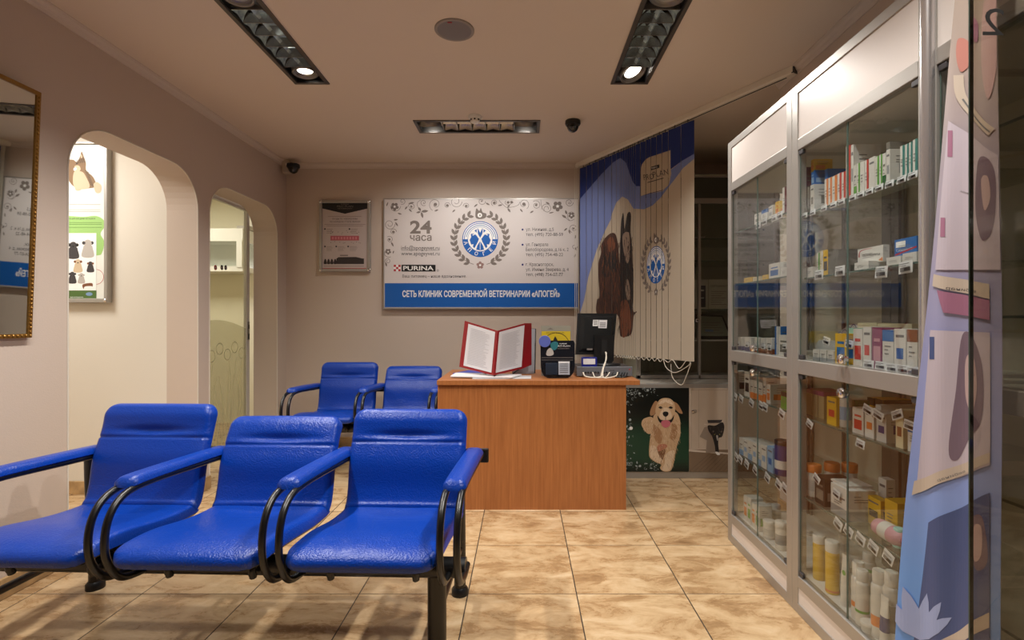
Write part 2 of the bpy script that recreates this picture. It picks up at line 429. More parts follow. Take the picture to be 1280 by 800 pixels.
# ------------------------------------------------------------------ recessed luminaires
LFRAME = M('grey_lamp_frame', (86, 80, 74), .4, metal=.3); LBLACK = M('black_lamp_tray', (20, 20, 21), .5)
PARA = M('bluish_mirror_louvre', (190, 218, 250), .22, metal=.35, var=.5, vscale=38); LOUV = M('louvre_blade', (185, 182, 178), .25, metal=.8)
def spot_light(x, y, z, e, size, blend, tx=0, ty=0, r=.03):
    d = bpy.data.lights.new('spot', 'SPOT'); d.energy = e; d.spot_size = size; d.spot_blend = blend; d.shadow_soft_size = r; d.color = (1.0, .955, .90)
    o = bpy.data.objects.new('spot_light', d); COL.objects.link(o); o.location = (x, y, z)
    v = Vector((tx, ty, -1)); o.rotation_euler = v.to_track_quat('-Z', 'Y').to_euler()
def luminaire(L, label, e, tilts, lamps_on=(1, 1), mirror=True, cone=124):
    x0, x1, y0, y1, ax = L
    t = thing('recessed_ceiling_luminaire', ((x0 + x1) / 2, (y0 + y1) / 2, ZC), label, 'ceiling light')
    fr = MB(); w = .016
    for b in ((x0 - w, x1 + w, y0 - w, y0 + .004), (x0 - w, x1 + w, y1 - .004, y1 + w), (x0 - w, x0 + .004, y0, y1), (x1 - .004, x1 + w, y0, y1)):
        fr.box(b[0], b[1], b[2], b[3], ZC - .006, ZC + .01, LFRAME)
    fr.build('frame', t)
    tr = MB(); g = .005
    tr.box(x0 + g, x1 - g, y0 + g, y1 - g, ZC + .095, ZC + .10, LBLACK)
    for b in ((x0 + g, x1 - g, y0 + g, y0 + g + .004), (x0 + g, x1 - g, y1 - g - .004, y1 - g), (x0 + g, x0 + g + .004, y0, y1), (x1 - g - .004, x1 - g, y0, y1)):
        tr.box(b[0], b[1], b[2], b[3], ZC - .002, ZC + .095, LBLACK)
    tr.build('housing', t)
    long = (y1 - y0) if ax == 'y' else (x1 - x0); a0 = y0 if ax == 'y' else x0; b0, b1 = (x0, x1) if ax == 'y' else (y0, y1)
    P = (lambda a, b, z: (b, a, z)) if ax == 'y' else (lambda a, b, z: (a, b, z))
    sq = .17; s0, s1 = a0 + sq, a0 + long - sq
    for k in range(6):
        a = s0 + (s1 - s0) * k / 5; lv = MB()
        lv.quad_slab([P(a, b0 + .006, ZC + .002), P(a, b1 - .006, ZC + .002), P(a, b1 - .006, ZC + .05), P(a, b0 + .006, ZC + .05)], .003, LOUV)
        lv.build('louvre', t)
    pb = MB(); m = PARA if mirror else LOUV
    for k in range(5):          # parabolic mirrored cells
        c0, c1 = s0 + (s1 - s0) * k / 5 + .004, s0 + (s1 - s0) * (k + 1) / 5 - .003
        for sgn in (1, -1):
            n = 7; vs = []
            bc = (b0 + b1) / 2
            for j in range(n + 1):
                q = j / n; b = bc + sgn * ((b1 - b0) / 2 - .01 - q * (b1 - b0) * .42); z = ZC + .004 + .085 * q ** .55
                dip = .028 * math.sin(q * PI)
                vs += [P(c0 + dip * .4, b, z), P((c0 + c1) / 2, b, z + .012), P(c1 - dip * .4, b, z)]
            pb.add(vs, [(3 * j + i, 3 * j + i + 1, 3 * j + i + 4, 3 * j + i + 3) for j in range(n) for i in range(2)], m, True)
        pb.add([P(c0, bc - .012, ZC + .03), P(c1, bc - .012, ZC + .03), P(c1, bc, ZC + .018), P(c0, bc, ZC + .018), P(c1, bc + .012, ZC + .03), P(c0, bc + .012, ZC + .03)], [(0, 1, 2, 3), (3, 2, 4, 5)], m)
    pb.build('reflector', t)
    for k, ce in enumerate((a0 + sq / 2, a0 + long - sq / 2)):
        cx, cy, _ = P(ce, (b0 + b1) / 2, 0); R = (b1 - b0) / 2 - .014
        T = Matrix.Translation((cx, cy, ZC + .022)) @ Vector((tilts[k][0], tilts[k][1], -1)).to_track_quat('-Z', 'Y').to_matrix().to_4x4()
        gm = MB().lathe((0, 0, 0), [(R, .02), (R, -.012), (R - .005, -.016), (R - .012, -.012), (R - .014, .0), (R - .022, -.004), (R - .024, .012)], M('gimbal_ring', (120, 116, 112), .3, metal=.7), 28, T=T, cap=False).build('gimbal', t)
        lm = MB().lathe((0, 0, 0), [(R - .022, .0), (R - .027, -.006), (R - .03, .004)], STEEL, 24, T=T, cap=False)
        lm.lathe((0, 0, 0), [(R - .0285, .003), (.001, .001)], EM if lamps_on[k] else M('unlit_lamp', (150, 140, 125), .3), 24, T=T)
        lm.build('lamp', gm)
        if lamps_on[k]:
            p = T @ Vector((0, 0, -.03)); spot_light(p.x, p.y, p.z, e, math.radians(cone), .95, *tilts[k])
luminaire(LUM[0], 'recessed ceiling luminaire with blue mirror louvres nearer the left wall, both spots lit', 55, [(0, -.1), (.05, 0)])
luminaire(LUM[1], 'recessed ceiling luminaire with blue mirror louvres above the display cabinets, near spot unlit', 62, [(-.1, 0), (.34, -.3)], (0, 1))
luminaire(LUM[2], 'small transverse recessed ceiling luminaire in front of the clinic sign', 26, [(0, .5), (0, .5)], mirror=False)
luminaire(LUM[3], 'recessed ceiling luminaire over the waiting bench by the left wall', 58, [(.1, .1), (.1, .1)])
luminaire(LUM[4], 'recessed ceiling luminaire near the glass door on the right', 85, [(-.2, .1), (-.25, .15)])

def area(x, y, z, sx, sy, e, col=(1, .965, .91), aim=(0, 0, -1)):
    d = bpy.data.lights.new('area', 'AREA'); d.shape = 'RECTANGLE'; d.size = sx; d.size_y = sy; d.energy = e; d.color = col
    o = bpy.data.objects.new('area_light', d); COL.objects.link(o); o.location = (x, y, z); o.rotation_euler = Vector(aim).to_track_quat('-Z', 'Y').to_euler()
def panel_lamp(x, y, label, e):
    t = thing('ceiling_panel_lamp', (x, y, ZC), label, 'ceiling light')
    MB().box(x - .31, x + .31, y - .31, y + .31, ZC - .05, ZC, WHITE, .004).build('housing', t)
    MB().box(x - .28, x + .28, y - .28, y + .28, ZC - .056, ZC - .0505, M('lit_panel', (255, 244, 225), emit=3)).build('diffuser', t)
    area(x, y, ZC - .062, .5, .5, e)
panel_lamp(-3.1, 2.45, 'square ceiling lamp in the niche behind the larger arch', 25)
panel_lamp(-3.3, 4.35, 'square ceiling lamp in the treatment room behind the glass door', 20)

# ------------------------------------------------------------------ small ceiling things
t = thing('ceiling_speaker', (-.323, 2.40, ZC), 'round grey ceiling loudspeaker between the two long luminaires', 'speaker')
MB().lathe((-.323, 2.40, 0), [(.094, ZC), (.094, ZC - .004), (.088, ZC - .007), (.084, ZC - .006)], M('speaker_ring', (150, 140, 132), .5), 40).build('rim', t)
MB().lathe((-.323, 2.40, 0), [(.085, ZC - .0055), (.05, ZC - .009), (.001, ZC - .010)], M('speaker_mesh', (128, 122, 124), .55, bump=.8, bscale=900), 40).build('grille', t)
MB().box(-.345, -.325, 2.325, 2.329, ZC - .0105, ZC - .0065, INKRED).build('badge', t)
dx, dy = X(594, 3.42), 3.42
t = thing('smoke_detector', (dx, dy, ZC), 'small white round smoke detector beside the transverse luminaire', 'smoke detector')
MB().lathe((dx, dy, 0), [(.048, ZC), (.048, ZC - .012), (.044, ZC - .016)], WHITE, 28).build('mounting_plate', t)
MB().lathe((dx, dy, 0), [(.040, ZC - .016), (.040, ZC - .022), (.032, ZC - .024), (.034, ZC - .036), (.024, ZC - .044), (.001, ZC - .046)], WHITE, 28).build('sensor_head', t)
for k in range(8):
    a = PI / 4 * k; MB().box(dx + .0345 * math.cos(a) - .005, dx + .0345 * math.cos(a) + .005, dy + .0345 * math.sin(a) - .003, dy + .0345 * math.sin(a) + .003, ZC - .034, ZC - .025, INKBLACK, rot=a + PI / 2).build('slot', t)
def dome(x, y, label, wallbox=False):
    z = ZC
    t = thing('ceiling_dome_camera', (x, y, ZC), label, 'security camera')
    if wallbox:
        z = ZC - .045
        MB().box(x - .055, x + .005, y - .005, y + .055, ZC - .115, ZC - .0, M('cream_junction_box', (190, 178, 160), .5), .006).build('junction_box', t)
        x += .05; y -= .02; MB().box(x - .06, x + .01, y - .01, y + .03, z - .01, z + .008, WHITE).build('bracket', t)
    MB().lathe((x, y, 0), [(.052, z), (.054, z - .02), (.048, z - .032)], BLACKP, 28).build('housing', t)
    MB().lathe((x, y, 0), [(.042, z - .032), (.040, z - .048), (.030, z - .066), (.014, z - .077), (.001, z - .08)], M('smoked_dome', (8, 9, 10), .08, spec=.9), 28).build('dome', t)
    le = MB()
    for k in range(5): le.lathe((x - .018 + .009 * k, y - .036 + abs(k - 2) * .002, z - .052), [(.0035, 0), (.001, -.002)], M('camera_leds', (120, 120, 115), .2, metal=.5), 8)
    le.build('led_ring', t)
dome(X(716, 3.50), 3.50, 'black dome camera on the ceiling between luminaire and vertical blind')
dome(XL + .075, YB - .12, 'black dome camera on a small box high in the far left corner', True)

# ================================================================== SIGN ON THE BACK WALL
def emblem(D, cx, cy, R):
    """round clinic emblem with laurel; R = outer radius of the blue ring"""
    g = INKGREY
    for side in (-1, 1):
        for i in range(11):
            a = PI / 2 + side * (.42 + i * .222)          # from bottom up
            r = R * 1.45
            x, y = cx + r * math.cos(a), cy + r * math.sin(a)
            tang = a + side * PI / 2
            D.leaf(x, y, R * .36, R * .17, tang + side * .55, g); D.leaf(x, y, R * .36, R * .17, tang - side * .62, g)
        D.line([(cx + R * 1.45 * math.cos(PI / 2 + side * (.25 + k * .25)), cy + R * 1.45 * math.sin(PI / 2 + side * (.25 + k * .25))) for k in range(10)], R * .03, g, 3)
    for k in range(5):
        a = 2 * PI * k / 5 - PI / 2; D.disc(cx + R * .13 * math.cos(a), cy + R * 1.45 + R * .13 * math.sin(a), R * .085, M('rose_ink', (150, 118, 112), .6), n=12)
    D.layer += 1; D.disc(cx, cy + R * 1.45, R * .06, INKWHITE, n=10); D.layer -= 1
    # animal head motif on top
    D.blob([(cx - .24 * R, cy - 1.2 * R), (cx - .26 * R, cy - 1.5 * R), (cx - .2 * R, cy - 1.72 * R), (cx - .05 * R, cy - 1.58 * R), (cx + .04 * R, cy - 1.74 * R), (cx + .14 * R, cy - 1.5 * R),
            (cx + .34 * R, cy - 1.42 * R), (cx + .3 * R, cy - 1.2 * R), (cx, cy - 1.12 * R)], g)
    D.layer += 1; D.disc(cx - .02 * R, cy - 1.34 * R, R * .13, INKWHITE, n=14); D.layer += 1; D.disc(cx - .01 * R, cy - 1.33 * R, R * .045, g, n=10); D.layer -= 2
    D.disc(cx, cy, R, INKBLUE, n=48); D.layer += 1
    for a, b in ((.955, .90), ): D.arc(cx, cy, R * b, R * a, PI, 2 * PI, INKWHITE, 36)
    D.arc(cx, cy, R * .70, R * .86, PI * 1.0, PI * 2.0, INKWHITE, 36); D.arc(cx, cy, R * .64, R * .68, 0, 2 * PI, INKWHITE, 48)
    D.disc(cx, cy, R * .64, INKWHITE, n=40)
    D.layer += 1
    D.arc(cx, cy, R * .755, R * .80, PI * 1.05, PI * 1.95, M('pale_blue_ink', (120, 150, 190), .5), 30)
    for i, ch in enumerate('АПОГЕЙ'):
        a = PI - .26 - i * (PI - .52) / 5
        D.text(ch, cx + R * .925 * math.cos(a), cy + R * .925 * math.sin(a), INKWHITE, h=R * .19, bold=.02, align='c', rot=a - PI / 2)
    # blue blocks and white crossed figure
    def pp(L_, m): D.poly([(cx + a * R, cy + b * R) for a, b in L_], m)
    for sx in (-1, 1):
        pp([(sx * a, b) for a, b in ((.07, -.02), (.2, -.2), (.3, -.3), (.52, -.3), (.5, -.12), (.59, .05), (.5, .3), (.37, .28), (.4, .42), (.32, .5), (.14, .2))], INKBLUE)
    pp([(0, .1), (-.16, .36), (-.22, .58), (0, .63), (.22, .58), (.16, .36)], INKBLUE)
    pp([(-.32, -.48), (-.12, -.6), (0, -.36), (.12, -.6), (.32, -.48), (.13, -.3), (0, -.08), (-.13, -.3)], INKBLUE)
    D.layer += 1
    for sx in (-1, 1):
        D.line([(cx + sx * .16 * R, cy - .56 * R), (cx + sx * .15 * R, cy - .3 * R), (cx, cy - .02 * R), (cx - sx * .15 * R, cy + .25 * R), (cx - sx * .3 * R, cy + .54 * R)], R * .055, INKWHITE, 4)
    D.line([(cx, cy + .05 * R), (cx, cy + .6 * R)], R * .03, INKWHITE); D.line([(cx - .42 * R, cy - .22 * R), (cx - .2 * R, cy - .34 * R)], R * .05, INKWHITE); D.line([(cx + .42 * R, cy - .22 * R), (cx + .2 * R, cy - .34 * R)], R * .05, INKWHITE)
    D.layer -= 3

YS = YB - .035
t = thing('clinic_sign', (X(601, YS), YS, Z(384, YS)), 'wide white clinic sign with laurel emblem and blue band on back wall', 'sign')
x0, x1, z0, z1 = X(480.5, YS), X(722.5, YS), Z(384.5, YS), Z(249, YS)
SIGNW = M('satin_sign_board', (216, 209, 207), .32, spec=.5)
MB().box(x0, x1, YS, YB - .004, z0, z1, SIGNW).build('board', t)
fr = MB(); w = .008
for b in ((x0 - w, x1 + w, z1, z1 + w), (x0 - w, x1 + w, z0 - w * 1.6, z0), (x0 - w, x0, z0, z1), (x1, x1 + w, z0, z1)): fr.box(b[0], b[1], YS - .004, YB - .004, b[2], b[3], ALU)
fr.build('frame', t)
D = Design(); g = INKGREY
D.rect(481, 354, 722.3, 384, INKBLUE); D.layer = 2
D.text('СЕТЬ КЛИНИК СОВРЕМЕННОЙ ВЕТЕРИНАРИИ «АПОГЕЙ»', 503, 371.0, INKWHITE, h=7.4, w=197, bold=.026)
D.text('24', 526, 291.4, g, h=15.2, w=27, bold=.03, align='c'); D.text('часа', 526, 300.8, g, h=8.6, w=27, bold=.015, align='c')
D.text('info@apogeyvet.ru', 501.5, 312.2, INKDARK, h=5, w=48); D.rect(501.5, 312.9, 549.5, 313.25, INKDARK)
D.text('www.apogeyvet.ru', 501.5, 319.2, INKDARK, h=5, w=48)
for i in range(3):
    for j in range(3): D.rect(492.2 + i * 2.85, 331 + j * 2.7, 495.05 + i * 2.85, 333.7 + j * 2.7, INKRED if (i + j) % 2 == 0 else INKWHITE)
D.rect(502, 331, 544.5, 339.4, INKBLACK); D.layer = 3; D.text('PURINA', 504, 337.8, INKWHITE, h=5.2, w=38, bold=.02); D.layer = 2
D.arc(547.3, 338.2, .9, 1.3, 0, 2 * PI, INKDARK, 12); D.text('Ваш питомец – наше вдохновение.', 503, 347, INKDARK, h=3.6, w=80)
for yy, rows in ((287, ['ул. Нижняя, д.5', 'тел. (495) 720-88-59']), (305.9, ['ул. Генерала', 'Белобородова, д.16 к. 2', 'тел. (495) 754-48-22']), (330.8, ['г. Красногорск,', 'ул. Имени Зверева, д. 4', 'тел. (498) 754-07-77'])):
    D.disc(653.2, yy, 1.25, M('blue_bullet', (24, 40, 110), .5), n=12)
    for k, r in enumerate(rows): D.text(r, 657.3, yy + 1.7 + k * 6.3, INKDARK, h=4.1, w=len(r) * 2.32)
emblem(D, 600.2, 299, 22.4)
D.layer = 1
def swirl(x, y, r, turns=1.6, a0=0, sgn=1, dot=1.2, tail=0):
    pts = []
    n = int(20 * turns)
    for i in range(n + 1):
        q = i / n; a = a0 + sgn * turns * 2 * PI * q; rr = r * (1 - .72 * q); pts.append((x + rr * math.cos(a), y + rr * math.sin(a)))
    D.line(pts, .55, g); 
    if dot: D.disc(x, y, dot, g, n=12)
def flower(x, y, r):
    for k in range(5):
        a = 2 * PI * k / 5 + .3; D.disc(x + r * .62 * math.cos(a), y + r * .62 * math.sin(a), r * .38, g, n=12)
    D.layer += 1; D.disc(x, y, r * .22, INKWHITE, n=8); D.layer -= 1
for s in ((493, 257.8, 7.8, .8, 0, 1, 0), (503, 251.6, 4, 1.2, 2, -1, 0), (514.5, 258.5, 4.6, 1.3, 3, 1, 1.2), (529.5, 253.2, 4.2, 1.2, 1, 1, .5), (544.2, 255.6, 8.3, 1.1, 2, 1, 2.2), (559, 256.8, 4, 1.3, 0, -1, 1.6),
          (570, 252, 7.6, 1.4, 0, 1, 0), (583, 257.5, 4, 1.3, 3, 1, 1.5), (602, 251.5, 5, 1, 0, 1, 1), (618, 253.5, 4.2, 1.4, 2, 1, 1.7), (634, 252, 6, .6, 0, 1, 0), (654.8, 255.2, 6.8, 1.2, 1, -1, 2.2), (670.2, 256.4, 5.8, 1.3, 4, 1, 1.5),
          (683.5, 260.8, 6.5, 1.6, 3, 1, 0), (711.5, 253, 5.2, 1.4, 0, 1, .6), (715, 269.5, 6.6, .9, 2, 1, 0), (717, 285.6, 5.6, 1.3, 2, 1, 1.2),
          (487, 280.3, 6.8, 1.5, 0, 1, 0), (491.5, 289.8, 4.2, 1.2, 0, -1, 1.5), (487, 299.5, 4.4, 1.2, 4, 1, 1.3), (485, 315.5, 6.6, .7, 1, 1, 0), (482.8 + 2, 326.5, 4, 1.4, 2, 1, 0), (718, 308, 4, .8, 0, 1, 0)):
    swirl(*s)
flower(493.3, 258.3, 5.2); flower(697, 257.8, 6.6); flower(714.3, 269.3, 4); flower(485.2, 314.5, 3.8)
for l in ((497, 266.4, 5.5, 1.8, .3), (509, 258, 5, 2, 2.2), (511, 261, 5.5, 2, .8), (518, 253, -8, 2, -.2), (526, 263.5, 5.5, 3, -2.2), (526.5, 264.5, 9, 3.4, -.1), (526.5, 265, 8, 3, 1.3), (526, 264.6, 6, 2.4, 2.9), (548, 262, -5.5, 2, -.4),
          (569, 262, 5, 1.9, 2.4), (597, 255, -6, 2, -.7), (607, 253.5, 6, 2, .5), (628, 256, -6, 2, -.2), (634, 260, 5.5, 2, -.9), (634.5, 260, 6.5, 2.6, 1.0), (637, 252.4, 4, 3.4, 2.8), (637.5, 252.4, 4.4, 3.4, .2),
          (650, 261, 5.5, 2, .9), (667, 263.5, 5.5, 2, 2.6), (682, 252.5, 6, 2, .5), (686, 266.5, 6.5, 1.6, -.2), (708.5, 268, 5.6, 2.6, -1.9), (708, 272.5, -7, 2.8, .6), (709, 285, 5.5, 2, 2.4), (711, 287, 5.6, 2, 1.3),
          (492, 275, 5.5, 1.9, -.1), (494, 277.5, 6.5, 2, 1.0), (489, 302.5, 6.5, 2.2, 1.1), (491, 317, 4, 1.6, -1.2), (482, 328, 5.5, 2, 1.3), (483, 258, 6, 1.6, -1.2), (718.5, 299, 5.5, 1.8, -1.4), (719, 309, 5, 1.8, 1.2), (718, 322, 5, 1.8, -1.3)):
    D.leaf(*l, g)
D.line([(634, 260), (630, 257), (625, 252), (624, 250)], .5, g, 4); D.line([(634, 259.5), (642, 258.5), (648, 256), (650, 252)], .5, g, 4); D.line([(526, 264), (522, 258), (522, 253), (526, 250)], .5, g, 4)
D.line([(676, 250), (677, 258), (680, 264)], .5, g, 4); D.line([(707, 272), (712, 276), (718, 274)], .5, g, 4)
D.onto(MB(), frontal(YS)).build('printing', t)

# small poster in a snap frame
YP = YB - .02
t = thing('framed_poster', (X(431, YP), YP, Z(340, YP)), 'small portrait poster with dark pointed header in a silver clip frame', 'poster')
x0, x1, z0, z1 = X(399.5, YP), X(463, YP), Z(339.5, YP), Z(250.5, YP)
MB().box(x0 + .01, x1 - .01, YP, YB - .002, z0 + .01, z1 - .01, M('poster_paper', (190, 176, 172), .4)).build('poster_sheet', t)
fr = MB(); w = .024
for b in ((x0, x1, z1 - w, z1), (x0, x1, z0, z0 + w), (x0, x0 + w, z0 + w, z1 - w), (x1 - w, x1, z0 + w, z1 - w)): fr.box(b[0], b[1], YP - .012, YB - .002, b[2], b[3], ALU, .003)
fr.build('snap_frame', t)
for cx, cz in ((x0, z0), (x1, z0), (x0, z1), (x1, z1)): MB().lathe((cx + (.012 if cx == x0 else -.012), YP - .0125, cz + (.012 if cz == z0 else -.012)), [(.014, 0), (.012, -.003), (.001, -.004)], CHROME, 16, 'y').build('corner_cap', t)
D = Design(); q = lambda a, b: (395 + a / 8, 245 + b / 8)
D.poly([q(62, 62), q(520, 62), q(520, 125), q(290, 178), q(62, 125)], INKBLACK); D.layer = 2
for i, (yy, ww) in enumerate(((90, 80), (112, 160), (132, 150))): D.text(('PURINA', 'PRO PLAN', 'VETERINARY')[i], 395 + 290 / 8, 245 + yy / 8, INKGREY, h=1.7 + (i == 1) * .5, w=ww / 8, align='c')
D.text('БУДЬТЕ УВЕРЕННЫ', 395 + 290 / 8, 245 + 236 / 8, INKDARK, h=1.9, w=31, align='c'); D.text('НА КАЖДОМ ЭТАПЕ ЖИЗНИ', 395 + 290 / 8, 245 + 264 / 8, INKDARK, h=1.9, w=38, align='c')
for yy, a, b in ((203, 120, 455), (283, 85, 495), (298, 105, 470)): D.rect(395 + a / 8, 245 + yy / 8, 395 + b / 8, 245 + yy / 8 + .45, INKGREY)
PINK = M('pink_ink', (178, 88, 98), .5); D.rect(*q(145, 398), *q(430, 445), PINK); D.layer = 3
for k in range(9): D.rect(395 + (160 + k * 29) / 8, 245 + 408 / 8, 395 + (178 + k * 29) / 8, 245 + 434 / 8, M('pale_pink_ink', (205, 130, 138), .5))
D.layer = 2
for bx, by in ((90, 330), (335, 330), (90, 505), (203, 505), (322, 505)):
    D.disc(*q(bx, by), 1.1, INKDARK, n=10)
    for k in range(4): D.rect(395 + (bx + 16) / 8, 245 + (by + k * 13) / 8, 395 + (bx + 16 + random.uniform(50, 80)) / 8, 245 + (by + k * 13) / 8 + .4, INKGREY)
for k in range(22): a, b = random.uniform(130, 450), random.choice((random.uniform(345, 385), random.uniform(450, 475))); D.disc(*q(a, b), .45, INKDARK, n=6)
D.rect(*q(205, 625), *q(480, 680), M('dark_brown_ink', (52, 44, 44), .5)); D.poly([q(205, 626), q(225, 612), q(400, 610), q(480, 628)], M('dark_brown_ink'))
for k in range(4): D.blob([q(78 + k * 33, 678), q(84 + k * 33, 640), q(94 + k * 33, 628), q(104 + k * 33, 645), q(108 + k * 33, 678)], M('dark_brown_ink'), 3)
D.rect(*q(240, 588), *q(320, 600), INKGREY); D.rect(*q(80, 700), *q(480, 704), INKGREY); D.rect(*q(45, 722), *q(505, 736), INKRED)
D.onto(MB(), frontal(YP)).build('printing', t)

# ================================================================== LEFT WALL: mirror
yr, ylow = 2.132, 1.25; zb, zt = 1.046, 2.08
lean = .04
t = thing('wall_mirror', (XL + .01, (yr + ylow) / 2, zb), 'large mirror in a thin beaded gold frame hung leaning on left wall', 'mirror')
def mp(y, s, off): return (XL + .012 + lean * s + off, y, zb + (zt - zb) * s)      # s 0..1 up the mirror
MIR = M('mirror_silver', (222, 226, 222), .02, metal=1); GOLD = M('antique_gold', (150, 112, 52), .35, metal=.7, bump=.8, bscale=260)
MB().quad_slab([mp(ylow, 0, .002), mp(yr, 0, .002), mp(yr, 1, .002), mp(ylow, 1, .002)], -.004, MIR, BLACKP).build('mirror_glass', t)
fw = .017; fs = fw / (zt - zb); fm = MB()
for (ya, yb_, sa, sb) in ((ylow, yr, 0, fs), (ylow, yr, 1 - fs, 1), (ylow, ylow + fw, fs, 1 - fs), (yr - fw, yr, fs, 1 - fs)):
    p = [mp(ya, sa, -.006), mp(yb_, sa, -.006), mp(yb_, sb, -.006), mp(ya, sb, -.006)]; fm.quad_slab(p, .013, GOLD)
o = fm.build('frame', t)
nb = 60; bd = MB()
for k in range(nb):
    s = fs + (1 - 2 * fs) * (k + .5) / nb; p = mp(yr - fw / 2, s, .008); bd.lathe(p, [(.001, -.006), (.004, -.003), (.005, 0), (.004, .003), (.001, .006)], GOLD, 8)
for k in range(50):
    y = ylow + (yr - ylow) * (k + .5) / 50; p = mp(y, fs / 2, .008); bd.lathe(p, [(.001, -.006), (.004, -.003), (.005, 0), (.004, .003), (.001, .006)], GOLD, 8)
bd.build('beading', o)

# ================================================================== NICHE POSTER (behind the larger arch)
YN = 3.25 - .03
t = thing('light_box_poster', (-2.9, YN, Z(378, YN)), 'tall glossy veterinary poster with a cat in metal frame seen through larger arch', 'poster')
x0, x1, z0, z1 = X(60, YN), X(136, YN), Z(378.5, YN), Z(177, YN)
PW = M('glossy_poster_white', (226, 228, 222), .15, spec=.6)
MB().box(x0, x1 - .01, YN, 3.246, z0 + .01, z1 - .01, PW).build('poster_sheet', t)
fr = MB()
for b in ((x0, x1, z1 - .02, z1), (x0, x1, z0, z0 + .028), (x0, x0 + .02, z0, z1), (x1 - .022, x1, z0 + .02, z1 - .02)): fr.box(b[0], b[1], YN - .014, 3.248, b[2], b[3], ALU, .004)
fr.build('frame', t)
MB().lathe((x1 - .014, YN - .015, z0 + .014), [(.012, 0), (.01, -.003), (.001, -.004)], CHROME, 14, 'y').build('corner_cap', t)
D = Design(); q = lambda a, b: (80 + a / 3.72, 170 + b / 3.72)
TAB = M('tabby_brown', (128, 98, 66), .6); TABL = M('tabby_pale', (196, 176, 148), .6); TABD = M('tabby_dark', (62, 46, 34), .6)
GRN = M('pale_green_ink', (150, 192, 112), .5); GRND = M('dark_green_ink', (74, 104, 48), .5)
D.blob([q(10, 120), q(40, 110), q(60, 120), q(75, 95), q(82, 72), q(92, 95), q(102, 125), q(104, 160), q(135, 190), q(150, 225), q(140, 240), q(60, 242), q(20, 200)], TAB)
D.layer = 2
D.blob([q(46, 170), q(80, 165), q(100, 185), q(118, 240), q(50, 240)], TABL); D.blob([q(48, 215), q(62, 205), q(82, 222), q(80, 250), q(55, 252)], TABL); D.blob([q(138, 225), q(155, 215), q(174, 232), q(170, 262), q(148, 262)], TABL)
D.blob([q(50, 140), q(70, 138), q(78, 155), q(66, 168), q(50, 165)], TABL, 3)
D.layer = 3
for k in range(9): D.line([q(98 + k * 3, 160 + k * 8), q(115 + k * 3, 170 + k * 8)], .7, TABD, 0)
for k in range(6): D.line([q(60 + k * 6, 112 - k * 2), q(66 + k * 6, 128 - k)], .6, TABD)
D.disc(*q(60, 128), 1.1, TABD, n=10); D.blob([q(80, 84), q(86, 96), q(82, 104), q(78, 98)], TABL, 3); D.blob([q(46, 150), q(54, 146), q(60, 152), q(54, 160), q(46, 160)], INKWHITE, 3); D.disc(*q(50, 147), .5, M('rose_ink'), n=8)
D.layer = 1
D.blob([q(0, 380), q(20, 372), q(90, 376), q(150, 372), q(185, 392), q(186, 425), q(170, 455), q(186, 490), q(178, 540), q(150, 556), q(0, 556)], GRN)
for yy in (318, 342, 350): D.rect(*q(20, yy), *q(170, yy + 1.6), INKGREY)
D.layer = 2
D.text('ВАКЦИНАЦИЯ КОШЕК', *q(147, 388), INKDARK, h=2, w=38, align='r')
for yy in (402, 410, 424): D.rect(*q(20, yy), *q(176, yy + 1.6), GRND)
D.arc(*q(150, 655), 9.0, 9.5, 0, 2 * PI, INKRED, 40)
D.layer = 3; D.rect(*q(0, 452), *q(151, 718), INKWHITE); D.rect(*q(0, 718), *q(151, 758), GRND)
D.layer = 4; BR = M('brown_ink', (120, 74, 46), .6)
def pup(x, y, s, body, ear):
    D.blob([q(x - .35 * s, y), q(x - .3 * s, y - .5 * s), q(x - .2 * s, y - .7 * s), q(x + .2 * s, y - .7 * s), q(x + .3 * s, y - .5 * s), q(x + .35 * s, y)], body, 4)
    D.layer += 1; D.disc(*q(x, y - .82 * s), .24 * s / 3.72, body, n=12); D.disc(*q(x - .25 * s, y - .85 * s), .11 * s / 3.72, ear, n=8); D.disc(*q(x + .25 * s, y - .85 * s), .11 * s / 3.72, ear, n=8)
    D.disc(*q(x, y - .76 * s), .06 * s / 3.72, INKBLACK, n=8); D.layer -= 1
GR = M('pale_grey_ink', (176, 170, 164), .6)
pup(112, 562, 76, GR, INKDARK); pup(44, 568, 72, INKDARK, INKBLACK); pup(66, 632, 56, M('tabby_pale'), BR); pup(124, 632, 46, INKDARK, BR); pup(40, 684, 50, INKDARK, INKBLACK); pup(82, 684, 44, GR, GR)
D.blob([q(88, 690), q(130, 684), q(134, 700), q(126, 698), q(98, 700), q(92, 712)], BR, 4)
D.layer = 4; D.text('ветклиника', *q(60, 752), INKWHITE, h=1.5, w=16, align='c'); D.disc(*q(118, 735), 4.2, M('pale_blue_ink'), ry=2.2, n=16)
D.onto(MB(), frontal(YN)).build('printing', t)

# ================================================================== SLIDING GLASS DOOR AND TREATMENT ROOM behind the narrow arch
t = MB()
xd = XL - .225
FILM = glass_mat('frosted_patterned_film', (.93, .93, .86), .8, haze=.16, hazecol=(.66, .64, .52)); DG = glass_mat('door_glass', (.93, .93, .86), .8)
dr = bpy.data.objects.new('door_1', None); COL.objects.link(dr); dr.location = (xd, 3.8, 0); dr['kind'] = 'structure'; WORLD['door_1'] = Vector((xd, 3.8, 0))
MB().box(xd - .004, xd + .004, 3.39, 4.22, .12, 2.03, DG).build('glass_pane', dr)
film = MB()
pat = [(3.395, .13), (4.215, .13)] + [(4.215 - .82 * k / 16, 1.05 + .07 * math.sin(PI * k / 16)) for k in range(17)]
film.prism([(a, b) for a, b in pat], 'x', xd + .005, xd + .0062, FILM); film.build('frosted_film', dr)
FL = M('etched_leaf', (190, 186, 150), .7)
D = Design(); random.seed(5)
